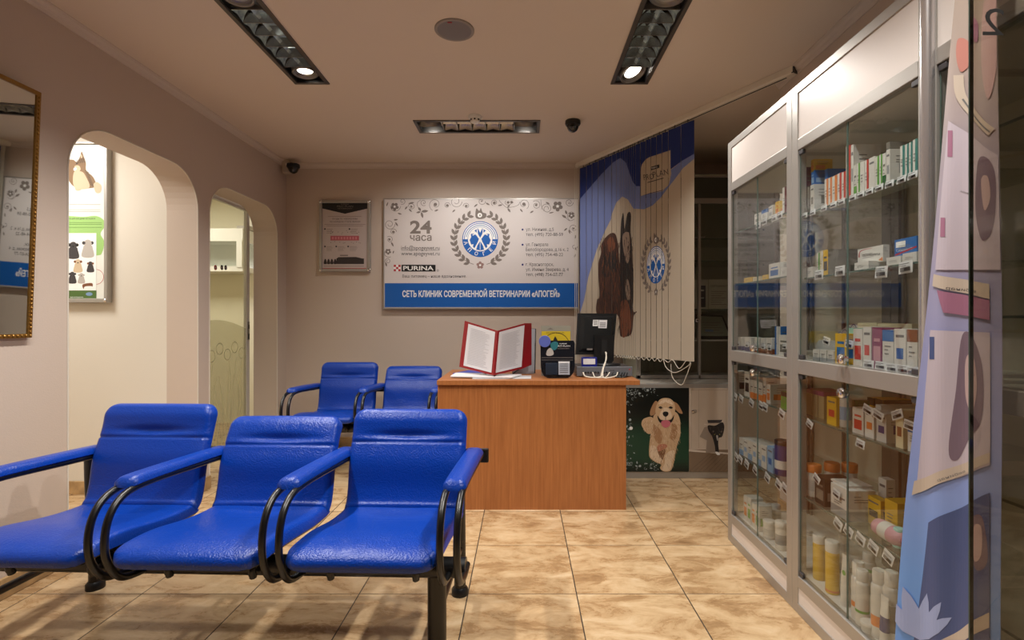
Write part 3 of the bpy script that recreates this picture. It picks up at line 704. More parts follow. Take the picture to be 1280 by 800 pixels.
for k in range(16):
    yy, zz = 3.42 + k * .05, .14
    D.line([(yy, zz), (yy + random.uniform(-.03, .03), zz + .3), (yy + random.uniform(-.06, .06), zz + random.uniform(.5, .75))], .008, FL, 5, True)
for k in range(7): D.arc(3.55 + k * .1, .85 + .05 * (k % 2), .04, .046, 0, 2 * PI, FL, 20)
D.onto(MB(), lambda x, y, off: (xd + .0065 + off, x, y)).build('etched_grass', dr)
fr = MB()
for b in ((3.37, 3.39, 0.1, 2.06), (4.22, 4.262, .1, 2.06), (3.37, 4.262, 2.03, 2.065), (3.37, 4.262, .08, .12)): fr.box(xd - .016, xd + .012, b[0], b[1], b[2], b[3], M('satin_light_aluminium', (196, 194, 190), .4, metal=.2), .002)
fr.build('door_frame', dr)
lk = MB().box(xd + .0125, xd + .018, 4.228, 4.252, Z(425, 4.23), Z(402, 4.23), STEEL)
lk.box(xd + .0185, xd + .020, 4.232, 4.248, Z(411, 4.23), Z(406, 4.23), INKBLACK).box(xd + .0185, xd + .020, 4.232, 4.248, Z(424, 4.23), Z(417, 4.23), INKBLACK); lk.build('lock_plate', dr)
st = MB()
for k, mm in enumerate((INKRED, INKBLACK, INKBLACK)):
    yy = 3.80 + .05 * k + (k > 0) * .03; st.lathe((xd + .0045, yy, Z(334.5, yy)), [(.019, 0), (.019, .0008)], mm, 18, 'x'); st.lathe((xd + .0055, yy, Z(334.5, yy)), [(.010, 0), (.010, .0006)], GR, 12, 'x')
st.build('round_stickers', dr)
t = thing('wall_cabinet', (-3.1, 5.45, 1.70), 'white wall cabinet with glass fronts seen through the narrow arch', 'cabinet')
MB().box(-3.55, -2.87, 5.18, 5.49, 1.93, 2.06, WHITE).box(-3.55, -2.87, 5.47, 5.49, 1.66, 1.93, WHITE).box(-3.55, -3.53, 5.18, 5.47, 1.66, 1.93, WHITE).box(-3.55, -2.87, 5.18, 5.49, 1.62, 1.67, WHITE).build('body', t)
MB().box(-3.525, -2.93, 5.176, 5.18, 1.675, 1.925, GLASS).build('glass_door', t)
MB().box(-2.93, -2.872, 5.17, 5.2, 1.66, 1.94, WHITE).build('door_stile', t)
MB().box(-2.874, -2.870, 5.22, 5.46, 1.68, 1.92, GLASS).build('side_glass', t)
MB().box(-2.97, -2.84, 5.25, 5.45, 2.062, 2.10, M('pale_grey_ink')).build('top_tray', t)
# ================================================================== WAITING BENCHES
def pad(mb, prof, w, th, mat, r0=.03, r1=.03, dent=lambda u, s: 0, nu=26, ns=44, back=.012, n_up=(0, 0, 1), m_back=None):
    """upholstered pad swept along a (y,z) centreline; rounded corners and edges"""
    P = catmull([Vector((0, p[0], p[1])) for p in prof], 12)
    L = [0]
    for i in range(1, len(P)): L.append(L[-1] + (P[i] - P[i - 1]).length)
    T = L[-1]
    def at(s):
        s = max(0, min(T, s))
        for i in range(1, len(P)):
            if L[i] >= s - 1e-9:
                t = (s - L[i - 1]) / max(1e-9, L[i] - L[i - 1]); a, b = P[max(i - 2, 0)], P[min(i + 1, len(P) - 1)]
                return P[i - 1].lerp(P[i], t), (b - a).normalized()
    top = []; bot = []
    for j in range(ns + 1):
        q = .5 - .5 * math.cos(PI * j / ns); q = .5 * q + .5 * j / ns; s = q * T
        c, t = at(s); n = Vector((1, 0, 0)).cross(t)
        if n.dot(Vector(n_up)) < 0: n = -n
        e0, e1 = s, T - s; hw = w / 2; fe = 1
        for e, r in ((e0, r0), (e1, r1)):
            if e < r: hw -= r - math.sqrt(max(0, r * r - (r - e) ** 2))
            k = .022
            if e < k: fe = min(fe, math.sqrt(max(0, 1 - (1 - e / k) ** 2)))
        for i in range(nu + 1):
            u = math.sin(PI / 2 * (2 * i / nu - 1)); u = .6 * u + .4 * (2 * i / nu - 1)
            d = (1 - abs(u)) * hw; k = .022; fu = math.sqrt(max(0, 1 - (1 - min(1, d / k)) ** 2))
            f = fu * fe; crown = .86 + .14 * (1 - u * u)
            h = th * f * crown + dent(u, q) * f
            top.append(c + Vector((u * hw, 0, 0)) + n * h); bot.append(c + Vector((u * hw, 0, 0)) - n * back * f)
    W = nu + 1
    fs = [(j * W + i, j * W + i + 1, (j + 1) * W + i + 1, (j + 1) * W + i) for j in range(ns) for i in range(nu)]
    mb.add(top, fs, mat, True); mb.add(bot, fs, m_back or mat, True)
    return mb
g2 = lambda x, s: math.exp(-(x / s) ** 2)
def make_bench(name, n, loc, rot, label, group, recl, legs, end_x, rail_ext):
    """n seats on a front beam and a rear rail; local x along the bench, y from the seat front to the back"""
    t = thing(name, loc, label, 'waiting bench', group, rot)
    xs = [(k - (n - 1) / 2) * .50 for k in range(n)]
    for k, x in enumerate(xs):
        rc, dz = recl[k]
        T = Matrix.Translation((x, 0, 0))
        s = MB(); pad(s, [(-.010, .418), (.004, .430), (.05, .437), (.18, .425), (.34, .405), (.45, .400), (.475, .408)], .445, .034, LEATHER, r0=.055, r1=.01,
                      dent=lambda u, q: -.012 * g2(q - .80, .12) * g2(u, .5) + .008 * g2(q - .3, .2) - .004 * g2(q - .66, .02) * g2(u, .35), m_back=BLACKP)
        s.v = [tuple(T @ Vector(v)) for v in s.v]
        so = s.build('seat', t, local=True)
        b = MB(); pad(b, [(.452, .405), (.482, .430), (.50, .48), (.512 + rc * .15, .56), (.535 + rc * .5, .66), (.565 + rc, .785 + dz)], .445, .034, LEATHER, r0=.01, r1=.05, n_up=(0, -1, 0),
                      ns=90, dent=lambda u, q: -.017 * g2(q - .735, .035) * g2(u, .55) - .009 * g2(q - .672, .009) + .006 * g2(q - .5, .12) + .007 * g2(q - .88, .07), m_back=LEATHER)
        b.v = [tuple(T @ Vector(v)) for v in b.v]; bo = b.build('backrest', t, local=True)
        for sx in (-.13, .13):
            br = MB(); br.tube([(x + sx, .12, .335), (x + sx, .14, .375), (x + sx, .44, .37), (x + sx, .50, .42), (x + sx, .545 + rc * .3, .58)], .011, BLACKM, 8, 5)
            br.build('bracket', t, local=True)
    xa, xb = xs[0] - .25, xs[-1] + .25
    for x in [xs[0] - .25 + .5 * k for k in range(n + 1)]:
        a = MB()
        for sx in (-.024, .024):
            a.tube([(x + sx, .66, .575), (x + sx, .60, .585), (x + sx, .40, .598), (x + sx, .17, .612), (x + sx, .06, .602), (x + sx, .005, .545), (x + sx, -.002, .45), (x + sx, .045, .37), (x + sx, .125, .345), (x + sx, .20, .345)], .0105, BLACKM, 10, 7)
        ao = a.build('armrest', t, local=True)
        p = MB(); pad(p, [(.085, .615), (.12, .622), (.30, .615), (.50, .604), (.585, .598)], .072, .024, LEATHER, r0=.02, r1=.012, nu=14, ns=26, back=.006)
        p.v = [(v[0] + x, v[1], v[2]) for v in p.v]; p.build('arm_pad', ao, local=True)
    MB().tube([(end_x[0], .165, .352), (end_x[1], .165, .352)], .031, BLACKM, 20).build('front_beam', t, local=True)
    r = MB(); r.box(rail_ext[0], rail_ext[1], .628, .652, .545, .60, BLACKM, .005); r.build('rear_rail', t, local=True)
    for x in legs:
        l = MB(); l.tube([(x, .19, .33), (x, .19, 0.018)], .030, BLACKM, 18); l.lathe((x, .19, 0), [(.036, 0), (.036, .02), (.031, .03)], BLACKP, 18); l.build('leg', t, local=True)
        l = MB(); l.tube([(x, .640, .55), (x, .645, .40), (x, .66, .2), (x, .66, .018)], .024, BLACKM, 16, 4); l.lathe((x, .66, 0), [(.034, 0), (.034, .022), (.026, .032)], BLACKP, 18); l.build('leg', t, local=True)
        c = MB(); c.tube([(x, .19, .19), (x, .66, .19)], .014, BLACKM, 10); c.build('crossbar', t, local=True)
    return t
make_bench('waiting_bench', 3, (-.955, 1.425, 0), -.030, 'three-seat blue leather waiting bench in the foreground', 'blue waiting benches', [(.03, -.002), (.055, -.062), (.025, -.018)], [-.85, .68], (-.90, .775), (-.80, .80))
make_bench('waiting_bench', 2, (-1.11, 3.42, 0), 0, 'two-seat blue leather waiting bench against back wall beside the desk', 'blue waiting benches', [(.02, .0), (.06, -.04)], [-.44, .44], (-.52, .52), (-.5, .5))

# ================================================================== RECEPTION DESK
DY0, DY1, DX0, DX1, DZ = 2.98, 3.60, -.50, .69, .766
t = thing('reception_desk', (.1, 3.3, 0), 'beech laminate reception desk facing the waiting area', 'desk')
MB().box(DX0 - .002, DX1, DY0 - .02, DY1, DZ - .028, DZ, WOOD, .002).build('desk_top', t)
MB().box(DX0, .612, DY0, DY0 + .018, .0, DZ - .028, WOOD).build('front_panel', t)
MB().box(DX0, DX0 + .018, DY0 + .018, DY1 - .03, 0, DZ - .028, WOOD).build('side_panel', t)
MB().box(.594, .612, DY0 + .018, DY1 - .03, 0, DZ - .028, WOOD).build('side_panel', t)
# --- things on the desk
PAPER = M('white_paper', (226, 224, 226), .6); SHEET = M('printed_sheet', (206, 204, 208), .35); BURG = M('burgundy_cover', (134, 14, 26), .35)
def w3(px, py, d): return Vector((X(px, d), d, Z(py, d)))
t = thing('display_binder', (X(618, 3.14), 3.12, DZ), 'open burgundy display binder with white pages standing on the desk', 'binder')
TLp, TCp, TRp = w3(581, 401, 3.26), w3(622, 413.5, 3.06), w3(656.5, 404, 3.20)
BLp, BCp, BRp = w3(574, 458.5, 3.24), w3(617, 469.3, 3.04), w3(652.5, 461, 3.18)
MB().quad_slab([BLp, BCp, TCp, TLp], -.004, BURG).build('left_cover', t)
MB().quad_slab([BCp, BRp, TRp, TCp], -.004, BURG).build('right_cover', t)
def inset(a, b, c, d, u0, u1, v0, v1, off):
    n = (b - a).cross(d - a).normalized() * off
    f = lambda u, v: (a.lerp(b, u)).lerp(d.lerp(c, u), v) + n
    return [f(u0, v0), f(u1, v0), f(u1, v1), f(u0, v1)], f
for (a, b, c, d, u) in ((BLp, BCp, TCp, TLp, (.13, .94)), (BCp, BRp, TRp, TCp, (.06, .97))):
    p, f = inset(a, b, c, d, u[0], u[1], .05, .96, .001)
    s = MB().quad_slab(p, .0015, SHEET)
    for k in range(22):
        v = .12 + k * .036; q1, _ = inset(a, b, c, d, u[0] + .1, u[1] - .12 - random.random() * .15, v, v + .008, .0048); s.add(q1, [(0, 1, 2, 3)], M('faint_print', (168, 166, 172), .6))
    s.build('page', t)
e = [BRp, w3(664.5, 456, 3.24), w3(664.5, 404, 3.26), TRp]; MB().quad_slab(e, -.004, BURG).build('cover_flap', t)
s = MB()
s.tube([BCp + Vector((0, .012, 0)), TCp + Vector((0, .012, 0))], .008, BURG, 8); s.build('spine', t)
s = MB()
s.tube([w3(598, 462, 3.14) , Vector((X(610, 3.2), 3.2, DZ + .008)), Vector((X(640, 3.2), 3.2, DZ + .008)), w3(648, 462, 3.16)], .005, BLACKM, 6)
s.tube([Vector((X(618, 3.04), 3.04, DZ + .016)), Vector((X(622, 3.24), 3.24, DZ + .008)), w3(624, 415, 3.20)], .005, BLACKM, 6); s.build('stand', t)
t = MB().quad_slab([Vector((X(640, 3.30), 3.30, DZ + .002)), Vector((X(668, 3.31), 3.31, DZ + .002)), w3(669, 411, 3.36), w3(641, 411, 3.35)], .012, M('clear_grey_plastic', (150, 150, 156), .25))
t.tube([Vector((X(668.5, 3.30), 3.30, DZ + .006)), w3(669.5, 411, 3.35), w3(655, 410.5, 3.35)], .004, BLACKM, 6); tag(t.build('display_folder'), 'thin grey plastic folder standing upright behind the burgundy binder', 'folder')
def loose(name, pts, z, th, m, label, cat):
    mb = MB(); mb.prism([(X(a, b), b) for a, b in pts], 'z', z, z + th, m); return tag(mb.build(name), label, cat)
loose('plastic_folder', [(566, 3.30), (592, 3.20), (612, 3.35), (586, 3.50)], DZ + .0005, .006, M('blue_plastic', (20, 60, 180), .3), 'flat blue plastic folder lying under the loose papers on the desk', 'folder')
loose('paper_stack', [(563, 3.08), (640, 3.02), (652, 3.17), (570, 3.27)], DZ + .0065, .007, PAPER, 'loose white papers lying on the desk below the binder', 'paper')
loose('paper_sheet', [(590, 3.02), (664, 3.03), (664, 3.19), (594, 3.17)], DZ + .0005, .003, M('grey_white_paper', (196, 196, 198), .6), 'single pale sheet at the front edge under the papers', 'paper')
# leaflet holder
yh = 3.07
t = thing('leaflet_holder', (X(697, yh), yh, DZ), 'dark counter display with small leaflets and rounded foot on the desk', 'leaflet holder')
DKB = M('dark_navy_card', (14, 20, 30), .25, spec=.6)
pts = [(675.5, 427), (717, 427), (718.5, 430), (718.5, 460), (717, 467), (713, 472), (708, 474), (686, 474), (680, 471.5), (677, 466), (676, 460)]
yb = Z(474, yh); dz = DZ - yb
MB().prism([(X(a, yh), Z(b, yh) + dz) for a, b in pts], 'y', yh, yh + .012, DKB).prism([(X(684, yh), DZ), (X(711, yh), DZ), (X(711, yh), DZ + .01), (X(684, yh), DZ + .01)], 'y', yh + .012, yh + .09, DKB).build('back_card', t)
MB().prism([(X(a, yh - .022), Z(b, yh - .022) + dz * .8) for a, b in ((679, 455), (715, 455), (715, 463), (711, 469.5), (706, 472.3), (688, 472.3), (682, 469), (679, 463))], 'y', yh - .022, yh - .018, glass_mat('clear_acrylic', (.75, .8, .85), 1.5)).build('pocket', t)
f = lambda a, b, off: (X(a, yh), yh - off - .0005, Z(b, yh) + dz)
D = Design(); D.text('PURINA', 704, 431.5, INKWHITE, h=1.4, w=9, align='c'); D.text('PRO PLAN', 704, 434.6, INKWHITE, h=1.9, w=17, align='c'); D.text('VETERINARY', 704, 437.6, INKGREY, h=1.5, w=15, align='c')
D.rect(677, 448, 716, 448.5, INKGREY); D.rect(677, 451, 716, 451.4, INKGREY); D.blob([(683, 445), (684, 439), (688, 436), (691, 439), (692, 444), (688, 446)], GR, 4)
TEAL = M('teal_glow_print', (40, 110, 120), .4); D.blob([(688, 431), (694, 428), (698, 431), (695, 438), (690, 438)], TEAL, 4)
D.onto(MB(), f).build('printing', t)
MB().box(X(682, 3.06), X(697, 3.06), 3.056, 3.060, Z(469.5, 3.06) + dz, Z(455, 3.06) + dz, M('slate_leaflet', (70, 78, 92), .4)).build('leaflet', t)
lf = MB().box(X(698, 3.055), X(712, 3.055), 3.051, 3.055, Z(469.5, 3.055) + dz, Z(453, 3.055) + dz, PAPER)
for k in range(5): lf.box(X(700, 3.05), X(710, 3.05), 3.0500, 3.0508, Z(467 - k * 2.6, 3.05) + dz, Z(466.2 - k * 2.6, 3.05) + dz, INKGREY)
lf.build('leaflet', t)
MB().lathe((X(681, 3.06), 3.064, Z(428, 3.06) + dz), [(.036, 0), (.036, -.003), (.034, -.004)], M('periwinkle_badge', (88, 102, 178), .35), 28, 'y').build('badge', t)
t = thing('leaflet', (X(694, 3.2), 3.2, DZ), 'yellow and grey leaflet standing upright behind the dark counter display', 'leaflet')
yl = 3.2; s = MB().box(X(676.5, yl), X(713.5, yl), yl, yl + .006, DZ, Z(407, yl), M('warm_grey_card', (150, 146, 132), .5)); s.build('card', t)
D = Design(); YEL = M('yellow_print', (206, 178, 30), .5); D.rect(677, 414, 713, 428, YEL); D.layer = 2; D.line([(679, 428), (684, 420), (694, 416), (705, 419), (712, 428)], .7, INKBLACK, 5); D.poly([(690, 428), (694, 420), (698.5, 428)], INKBLACK)
D.text('ОСТОРОЖНО', 694, 417, INKDARK, h=1.6, w=22, align='c'); D.poly([(684, 412), (688, 409.5), (692, 412)], INKGREY); D.onto(MB(), frontal(yl)).build('printing', t)
# video recorder
yv = 3.13
t = thing('video_recorder', (X(755, yv), yv + .12, DZ), 'grey video recorder box with knobs on the desk under the monitor', 'electronics')
GREYB = M('grey_metal_box', (112, 116, 122), .4, metal=.3); x0, x1 = X(721, yv), X(790.5, yv); zt = DZ + .062
MB().box(x0 + .005, x1 - .005, yv + .01, yv + .26, DZ + .008, zt, M('dark_metal_lid', (58, 60, 64), .4, metal=.4), .002).build('case', t)
MB().box(x0, x1, yv, yv + .012, DZ + .006, zt + .002, GREYB, .002).build('front_panel', t)
for k in range(4): MB().lathe((x0 + .03 + (k % 2) * (x1 - x0 - .06), yv + .03 + (k // 2) * .18, DZ), [(.012, 0), (.012, .009)], BLACKP, 12).build('foot', t)
kn = []
for k in range(9):
    kx = x0 + .04 + k * .0155 + (k > 6) * .02; MB().lathe((kx, yv, DZ + .030), [(.0055, 0), (.005, -.008), (.001, -.009)], BLACKP, 10, 'y').build('connector', t)
D = Design(); D.text('DVR', 762, 464, INKBLACK, h=1.6, w=6); D.rect(786, 461, 788, 462.5, INKRED); D.rect(768, 468.5, 774, 470.5, INKBLACK); D.onto(MB(), lambda a, b, off: (X(a, yv), yv - off, Z(b, yv))).build('printing', t)
t = thing('small_box', (X(736, 3.16), 3.16, zt), 'small blue box with white label on top of the video recorder', 'box')
MB().box(X(727, 3.16), X(746, 3.16), 3.15, 3.19, zt + .001, zt + .058, M('blue_card_box', (24, 34, 130), .4), .001).build('carton', t)
MB().box(X(729, 3.15), X(744, 3.15), 3.1485, 3.1498, zt + .016, zt + .05, PAPER).build('label', t)
# monitor seen from behind
ym = 3.30
t = thing('computer_monitor', (X(750, ym), ym, DZ + .066), 'black flat computer monitor seen from behind on the reception desk', 'monitor')
def mq(a, b, d): return Vector((X(a, d), d, Z(b, d)))
back = [mq(720, 443, 3.27), mq(766.5, 443.5, 3.32), mq(771, 392, 3.36), mq(723, 391.5, 3.31)]
fr = MB().quad_slab(back, -.022, BLACKP); fr.build('screen_housing', t)
p, f = inset(back[0], back[1], back[2], back[3], .08, .92, .08, .92, 0)
n = (back[1] - back[0]).cross(back[3] - back[0]).normalized()
bulge = MB(); q0, _ = inset(*back, .06, .94, .06, .94, .0); q1, _ = inset(*back, .14, .86, .14, .88, .022)
bulge.add(q0 + q1, [(0, 1, 5, 4), (1, 2, 6, 5), (2, 3, 7, 6), (3, 0, 4, 7), (4, 5, 6, 7)], BLACKP); bulge.build('rear_cover', t)
for (u0, u1, v0, v1, mm, l0, l1) in ((.36, .50, .68, .83, INKWHITE, .38, .48), (.51, .73, .63, .83, PAPER, .54, .70)):
    sk = MB(); q, _ = inset(*back, u0, u1, v0, v1, .0235); sk.add(q, [(0, 1, 2, 3)], mm)
    for k in range(4): q, _ = inset(*back, l0, l1, v0 + .03 + k * .03, v0 + .042 + k * .03, .0240); sk.add(q, [(0, 1, 2, 3)], INKDARK)
    sk.norecalc = 1; sk.build('rear_sticker', t)
sk = MB(); q, _ = inset(*back, .25, .40, .10, .14, .0235); sk.add(q, [(0, 1, 2, 3)], INKGREY); sk.norecalc = 1; sk.build('maker_plate', t)
ns = MB(); a = lambda px, z, y: Vector((X(px, y), y, z)); yn = 3.275
zn = Z(419, yn); ns.prism([(X(743, yn), zn), (X(768, yn), zn), (X(767, yn), DZ + .09), (X(763, yn), DZ + .067), (X(745, yn), DZ + .067), (X(742, yn), DZ + .10)], 'y', yn - .006, yn + .022, BLACKP).build('neck', t)
MB().box(X(752, yn - .01), X(759, yn - .01), yn - .010, yn - .006, Z(444, yn), Z(425, yn), M('dark_cavity', (5, 5, 6), .6)).build('cable_slot', t)
MB().lathe((0, 0, 0), [(.105, 0), (.105, .006), (.09, .012)], BLACKP, 32, T=Matrix.Translation((X(755, ym), yn + .01, DZ + .064)) @ Matrix.Diagonal((1.0, .75, 1, 1))).build('foot_plate', t)
cb = MB(); WC = M('white_cable', (214, 206, 190), .5)
cb.tube([mq(757, 440, 3.255), mq(758, 448, 3.22), mq(754.5, 458, 3.13), mq(752, 467, 3.108), Vector((X(750, 3.08), 3.08, DZ + .006)), Vector((X(738, 3.06), 3.06, DZ + .006)), Vector((X(731, 3.09), 3.09, DZ + .012)), Vector((X(729, 3.118), 3.118, DZ + .03))], .0045, WC, 8, 6)
cb.tube([mq(758, 441, 3.253), mq(757, 452, 3.17), mq(754, 462, 3.112), Vector((X(754, 3.07), 3.07, DZ + .005)), Vector((X(762, 3.06), 3.06, DZ + .005)), Vector((X(770, 3.09), 3.09, DZ + .012)), Vector((X(772, 3.118), 3.118, DZ + .03))], .004, WC, 8, 6)
cb.tube([Vector((X(741, 3.118), 3.118, DZ + .03)), Vector((X(744, 3.07), 3.07, DZ + .006)), Vector((X(752, 3.055), 3.055, DZ + .005)), Vector((X(758, 3.09), 3.09, DZ + .006)), Vector((X(762, 3.118), 3.118, DZ + .03))], .0035, WC, 8, 6)
tag(cb.build('cable_bundle'), 'white cables hanging from the monitor neck onto the video recorder', 'cable')
cb = MB()
for k in range(3): cb.tube([Vector((X(766 + k * 4, 3.118), 3.118, DZ + .03)), Vector((X(768 + k * 3, 3.09), 3.09, DZ + .008)), Vector((X(774 + k * 4, 3.085), 3.085, DZ + .006)), Vector((X(778 + k * 3, 3.118), 3.118, DZ + .028))], .004, BLACKP, 8, 5)
tag(cb.build('cable_bundle'), 'black cables looping at the right end of the video recorder', 'cable')

# ================================================================== BASE CABINET WITH PHOTO PANELS, GLAZED UNIT ABOVE
YC, BZ = 3.57, .668
t = thing('base_cabinet', (1.3, 4.0, 0), 'low aluminium framed cabinet with dog and cat photo panels behind the desk', 'cabinet')
bx0, bx1 = .70, 1.98
MB().box(bx0, bx1, YC + .02, 4.43, .03, BZ - .03, M('grey_white_panel', (176, 170, 162), .5)).build('body', t)
fr = MB()
for b in ((bx0, bx1, BZ - .035, BZ), (bx0, bx1, 0.0, .048), (bx0, bx0 + .02, .045, BZ - .03), (bx1 - .03, bx1, .045, BZ - .03)): fr.box(b[0], b[1], YC, YC + .03, b[2], b[3], ALU, .002)
fr.build('frame', t)
MB().box(bx0, bx1, YC + .03, 4.43, BZ - .03, BZ - .004, M('light_cabinet_top', (178, 172, 160), .4)).build('top', t)
yp = YC - .004
# dog photograph
c5 = lambda a, b: (780 + a / 6.669, 480 + b / 6.669)
D = Design()
for k in range(28):
    q = k / 27; y0 = 485 + 104.5 * k / 28; f = max(0, min(1, (q - .25) / .35)); f = f * f * (3 - 2 * f); f2 = max(0, (q - .86) / .14)
    col = (12 + 14 * f - 10 * f2, 18 + 48 * f - 34 * f2, 16 + 32 * f - 20 * f2)
    D.rect(771, y0, 861, y0 + 104.5 / 28 + .02, M('meadow_print_%d' % k, col, .3))
DG1, DG2, DG3, DG4 = M('golden_fur', (205, 172, 134), .5), M('golden_fur_shade', (172, 130, 92), .5), M('golden_fur_deep', (124, 84, 54), .5), M('golden_fur_light', (226, 202, 172), .5)
D.layer = 2
D.blob([c5(145, 330), c5(165, 290), c5(230, 275), c5(260, 330), c5(240, 400), c5(200, 415), c5(160, 370)], DG1)                     # haunch
D.blob([c5(250, 260), c5(300, 230), c5(420, 230), c5(462, 280), c5(470, 360), c5(468, 430), c5(440, 520), c5(425, 600), c5(408, 680), c5(385, 725), c5(330, 728), c5(300, 700), c5(310, 672), c5(260, 650), c5(215, 612), c5(208, 560), c5(214, 480), c5(228, 380), c5(240, 310)], DG1)
D.layer = 3
D.blob([c5(275, 545), c5(330, 530), c5(345, 560), c5(330, 610), c5(318, 640), c5(296, 610)], DG3)
D.blob([c5(250, 340), c5(300, 380), c5(320, 440), c5(300, 500), c5(262, 470), c5(245, 400)], DG2)
D.blob([c5(400, 330), c5(440, 350), c5(440, 430), c5(410, 470), c5(380, 440), c5(395, 380)], DG2)
D.blob([c5(280, 510), c5(340, 500), c5(360, 520), c5(330, 545), c5(285, 560)], M('warm_fur', (186, 122, 96), .5))
D.blob([c5(222, 520), c5(262, 520), c5(290, 590), c5(322, 640), c5(310, 662), c5(262, 642), c5(222, 608)], DG4)
D.blob([c5(340, 600), c5(380, 560), c5(420, 560), c5(400, 650), c5(380, 716), c5(330, 722), c5(318, 700), c5(340, 660)], DG4)
# fur strokes
random.seed(11)
D.layer = 4
def inpoly(x, y, P):
    r = False
    for i in range(len(P)):
        (a, b), (c, d) = P[i - 1], P[i]
        if (b > y) != (d > y) and x < (c - a) * (y - b) / (d - b) + a: r = not r
    return r
B = [(250, 300), (462, 290), (468, 430), (430, 590), (400, 690), (330, 715), (310, 660), (220, 610), (214, 480), (235, 380)]
for k in range(420):
    a, b = random.uniform(210, 470), random.uniform(300, 715)
    if inpoly(a, b, B):
        l = random.uniform(12, 34); sl = (a - 340) * .12 + random.uniform(-5, 5)
        D.line([c5(a, b), c5(a + sl * .5 + 3, b + l * .5), c5(a + sl, b + l)], random.uniform(.25, .6), random.choice((DG1, DG2, DG4, DG4, DG2, DG3)), 3, True)
for k in range(90):
    a, b = random.uniform(160, 240), random.uniform(295, 395); D.line([c5(a, b), c5(a - 6, b + 16)], .35, random.choice((DG4, DG2)), 0, True)
# head
D.layer = 5
D.blob([c5(265, 140), c5(240, 170), c5(218, 225), c5(220, 262), c5(250, 255), c5(275, 215), c5(285, 165)], DG2)
D.blob([c5(400, 145), c5(440, 160), c5(468, 200), c5(488, 245), c5(462, 242), c5(430, 215), c5(405, 180)], DG2)
D.layer = 6
D.blob([c5(275, 165), c5(300, 128), c5(345, 116), c5(390, 126), c5(418, 160), c5(425, 215), c5(418, 270), c5(398, 310), c5(345, 325), c5(295, 312), c5(268, 275), c5(262, 215)], DG1)
D.layer = 7
D.blob([c5(285, 165), c5(310, 138), c5(345, 128), c5(385, 138), c5(405, 170), c5(370, 160), c5(345, 150), c5(315, 165)], DG4)
D.blob([c5(318, 210), c5(345, 195), c5(375, 210), c5(395, 250), c5(392, 285), c5(345, 300), c5(300, 285), c5(298, 250)], DG4)
D.blob([c5(278, 262), c5(300, 292), c5(322, 302), c5(370, 302), c5(396, 290), c5(416, 255), c5(408, 300), c5(380, 325), c5(310, 325), c5(285, 300)], INKBLACK)
D.layer = 8
D.blob([c5(312, 312), c5(345, 300), c5(382, 312), c5(384, 340), c5(365, 358), c5(345, 364), c5(325, 355), c5(312, 338)], M('tongue_pink', (204, 112, 124), .4))
D.blob([c5(322, 242), c5(335, 230), c5(358, 230), c5(370, 242), c5(364, 262), c5(346, 272), c5(328, 262)], INKBLACK)
D.line([c5(346, 270), c5(346, 300)], .6, INKBLACK); D.line([c5(345, 312), c5(347, 350)], .4, M('warm_fur'))
for a in (303, 388): D.blob([c5(a - 16, 196), c5(a - 4, 186), c5(a + 12, 190), c5(a + 18, 200), c5(a, 206)], INKBLACK)
for k in range(70):
    a, b = random.uniform(285, 410), random.uniform(135, 230)
    if (a - 346) ** 2 / 62 ** 2 + (b - 195) ** 2 / 65 ** 2 < 1: D.line([c5(a, b), c5(a + (a - 346) * .06, b - 12)], .3, random.choice((DG2, DG4, DG4, DG2)), 0, True)
# white floral border of the photograph
D.layer = 3; OR = M('pale_ornament', (170, 180, 180), .5)
for k in range(150):
    side = random.random()
    if side < .55: a, b = random.uniform(-55, 92) * random.uniform(.5, 1), random.uniform(40, 715)
    elif side < .8: a, b = random.uniform(20, 320), random.uniform(38, 50 + 70 * random.random())
    else: a, b = random.uniform(20, 280), random.uniform(650, 715)
    if a > 92 + 0 and 140 < b < 640: continue
    x, y = c5(a, b)
    if x < 772 or x > 858: continue
    r = random.choice((.5, .7, .9, 1.3, 1.7)); kk = random.random()
    if kk < .4: D.arc(x, y, r, r + .3, random.random() * 2, random.random() * 2 + 4.5, OR, 12)
    elif kk < .75: D.disc(x, y, r * .45, OR, n=8)
    else: D.leaf(x, y, r * 2.2, r * .9, random.random() * 6.28, OR)
D.disc(*c5(58, 368), 2.2, INKWHITE, n=12); D.disc(*c5(50, 298), 1.6, OR, n=12); D.disc(*c5(198, 52), 1.5, OR, n=10); D.disc(*c5(128, 78), 1.4, OR, n=10); D.disc(*c5(133, 683), 1.5, OR, n=10)
pm = MB().box(X(771, yp), X(861, yp), yp, YC + .02, Z(589.5, yp), Z(485, yp), INKBLACK); po = pm.build('dog_photo_panel', t)
D.onto(MB(), frontal(yp)).build('dog_photo', po)
# cat flap photograph
D = Design(); CP = M('cream_door_print', (190, 174, 156), .45); CL = M('cream_door_line', (150, 136, 122), .5); FLP = M('wood_floor_print', (124, 104, 84), .5); FLD = M('wood_floor_gap', (88, 72, 58), .5)
D.rect(861.5, 485, 990, 562, CP); D.rect(861.5, 562, 990, 589.5, FLP); D.layer = 2
D.poly([c5(540, 545), c5(900, 575), c5(1400, 590), c5(1400, 605), c5(900, 588), c5(540, 562)], M('pale_skirting_print', (204, 190, 174), .5))
for k in range(26): D.line([(861.5 + k * 6, 589.3), (861.5 + 26 + k * 5.2, 566.5)], .35, FLD)
for a in (622, ): D.rect(c5(a, 0)[0], 486, c5(a, 0)[0] + .3, 560, CL)
D.rect(863, 487.0, 985, 487.4, CL); D.rect(907.5, 487, 907.9, 562, CL); D.rect(864, 487, 864.3, 560, CL)
D.poly([c5(670, 360), c5(715, 350), c5(750, 480), c5(770, 570), c5(680, 575), c5(690, 470), c5(630, 440)], CL)
D.poly([c5(695, 300), c5(820, 298), c5(815, 325), c5(700, 325)], INKDARK)
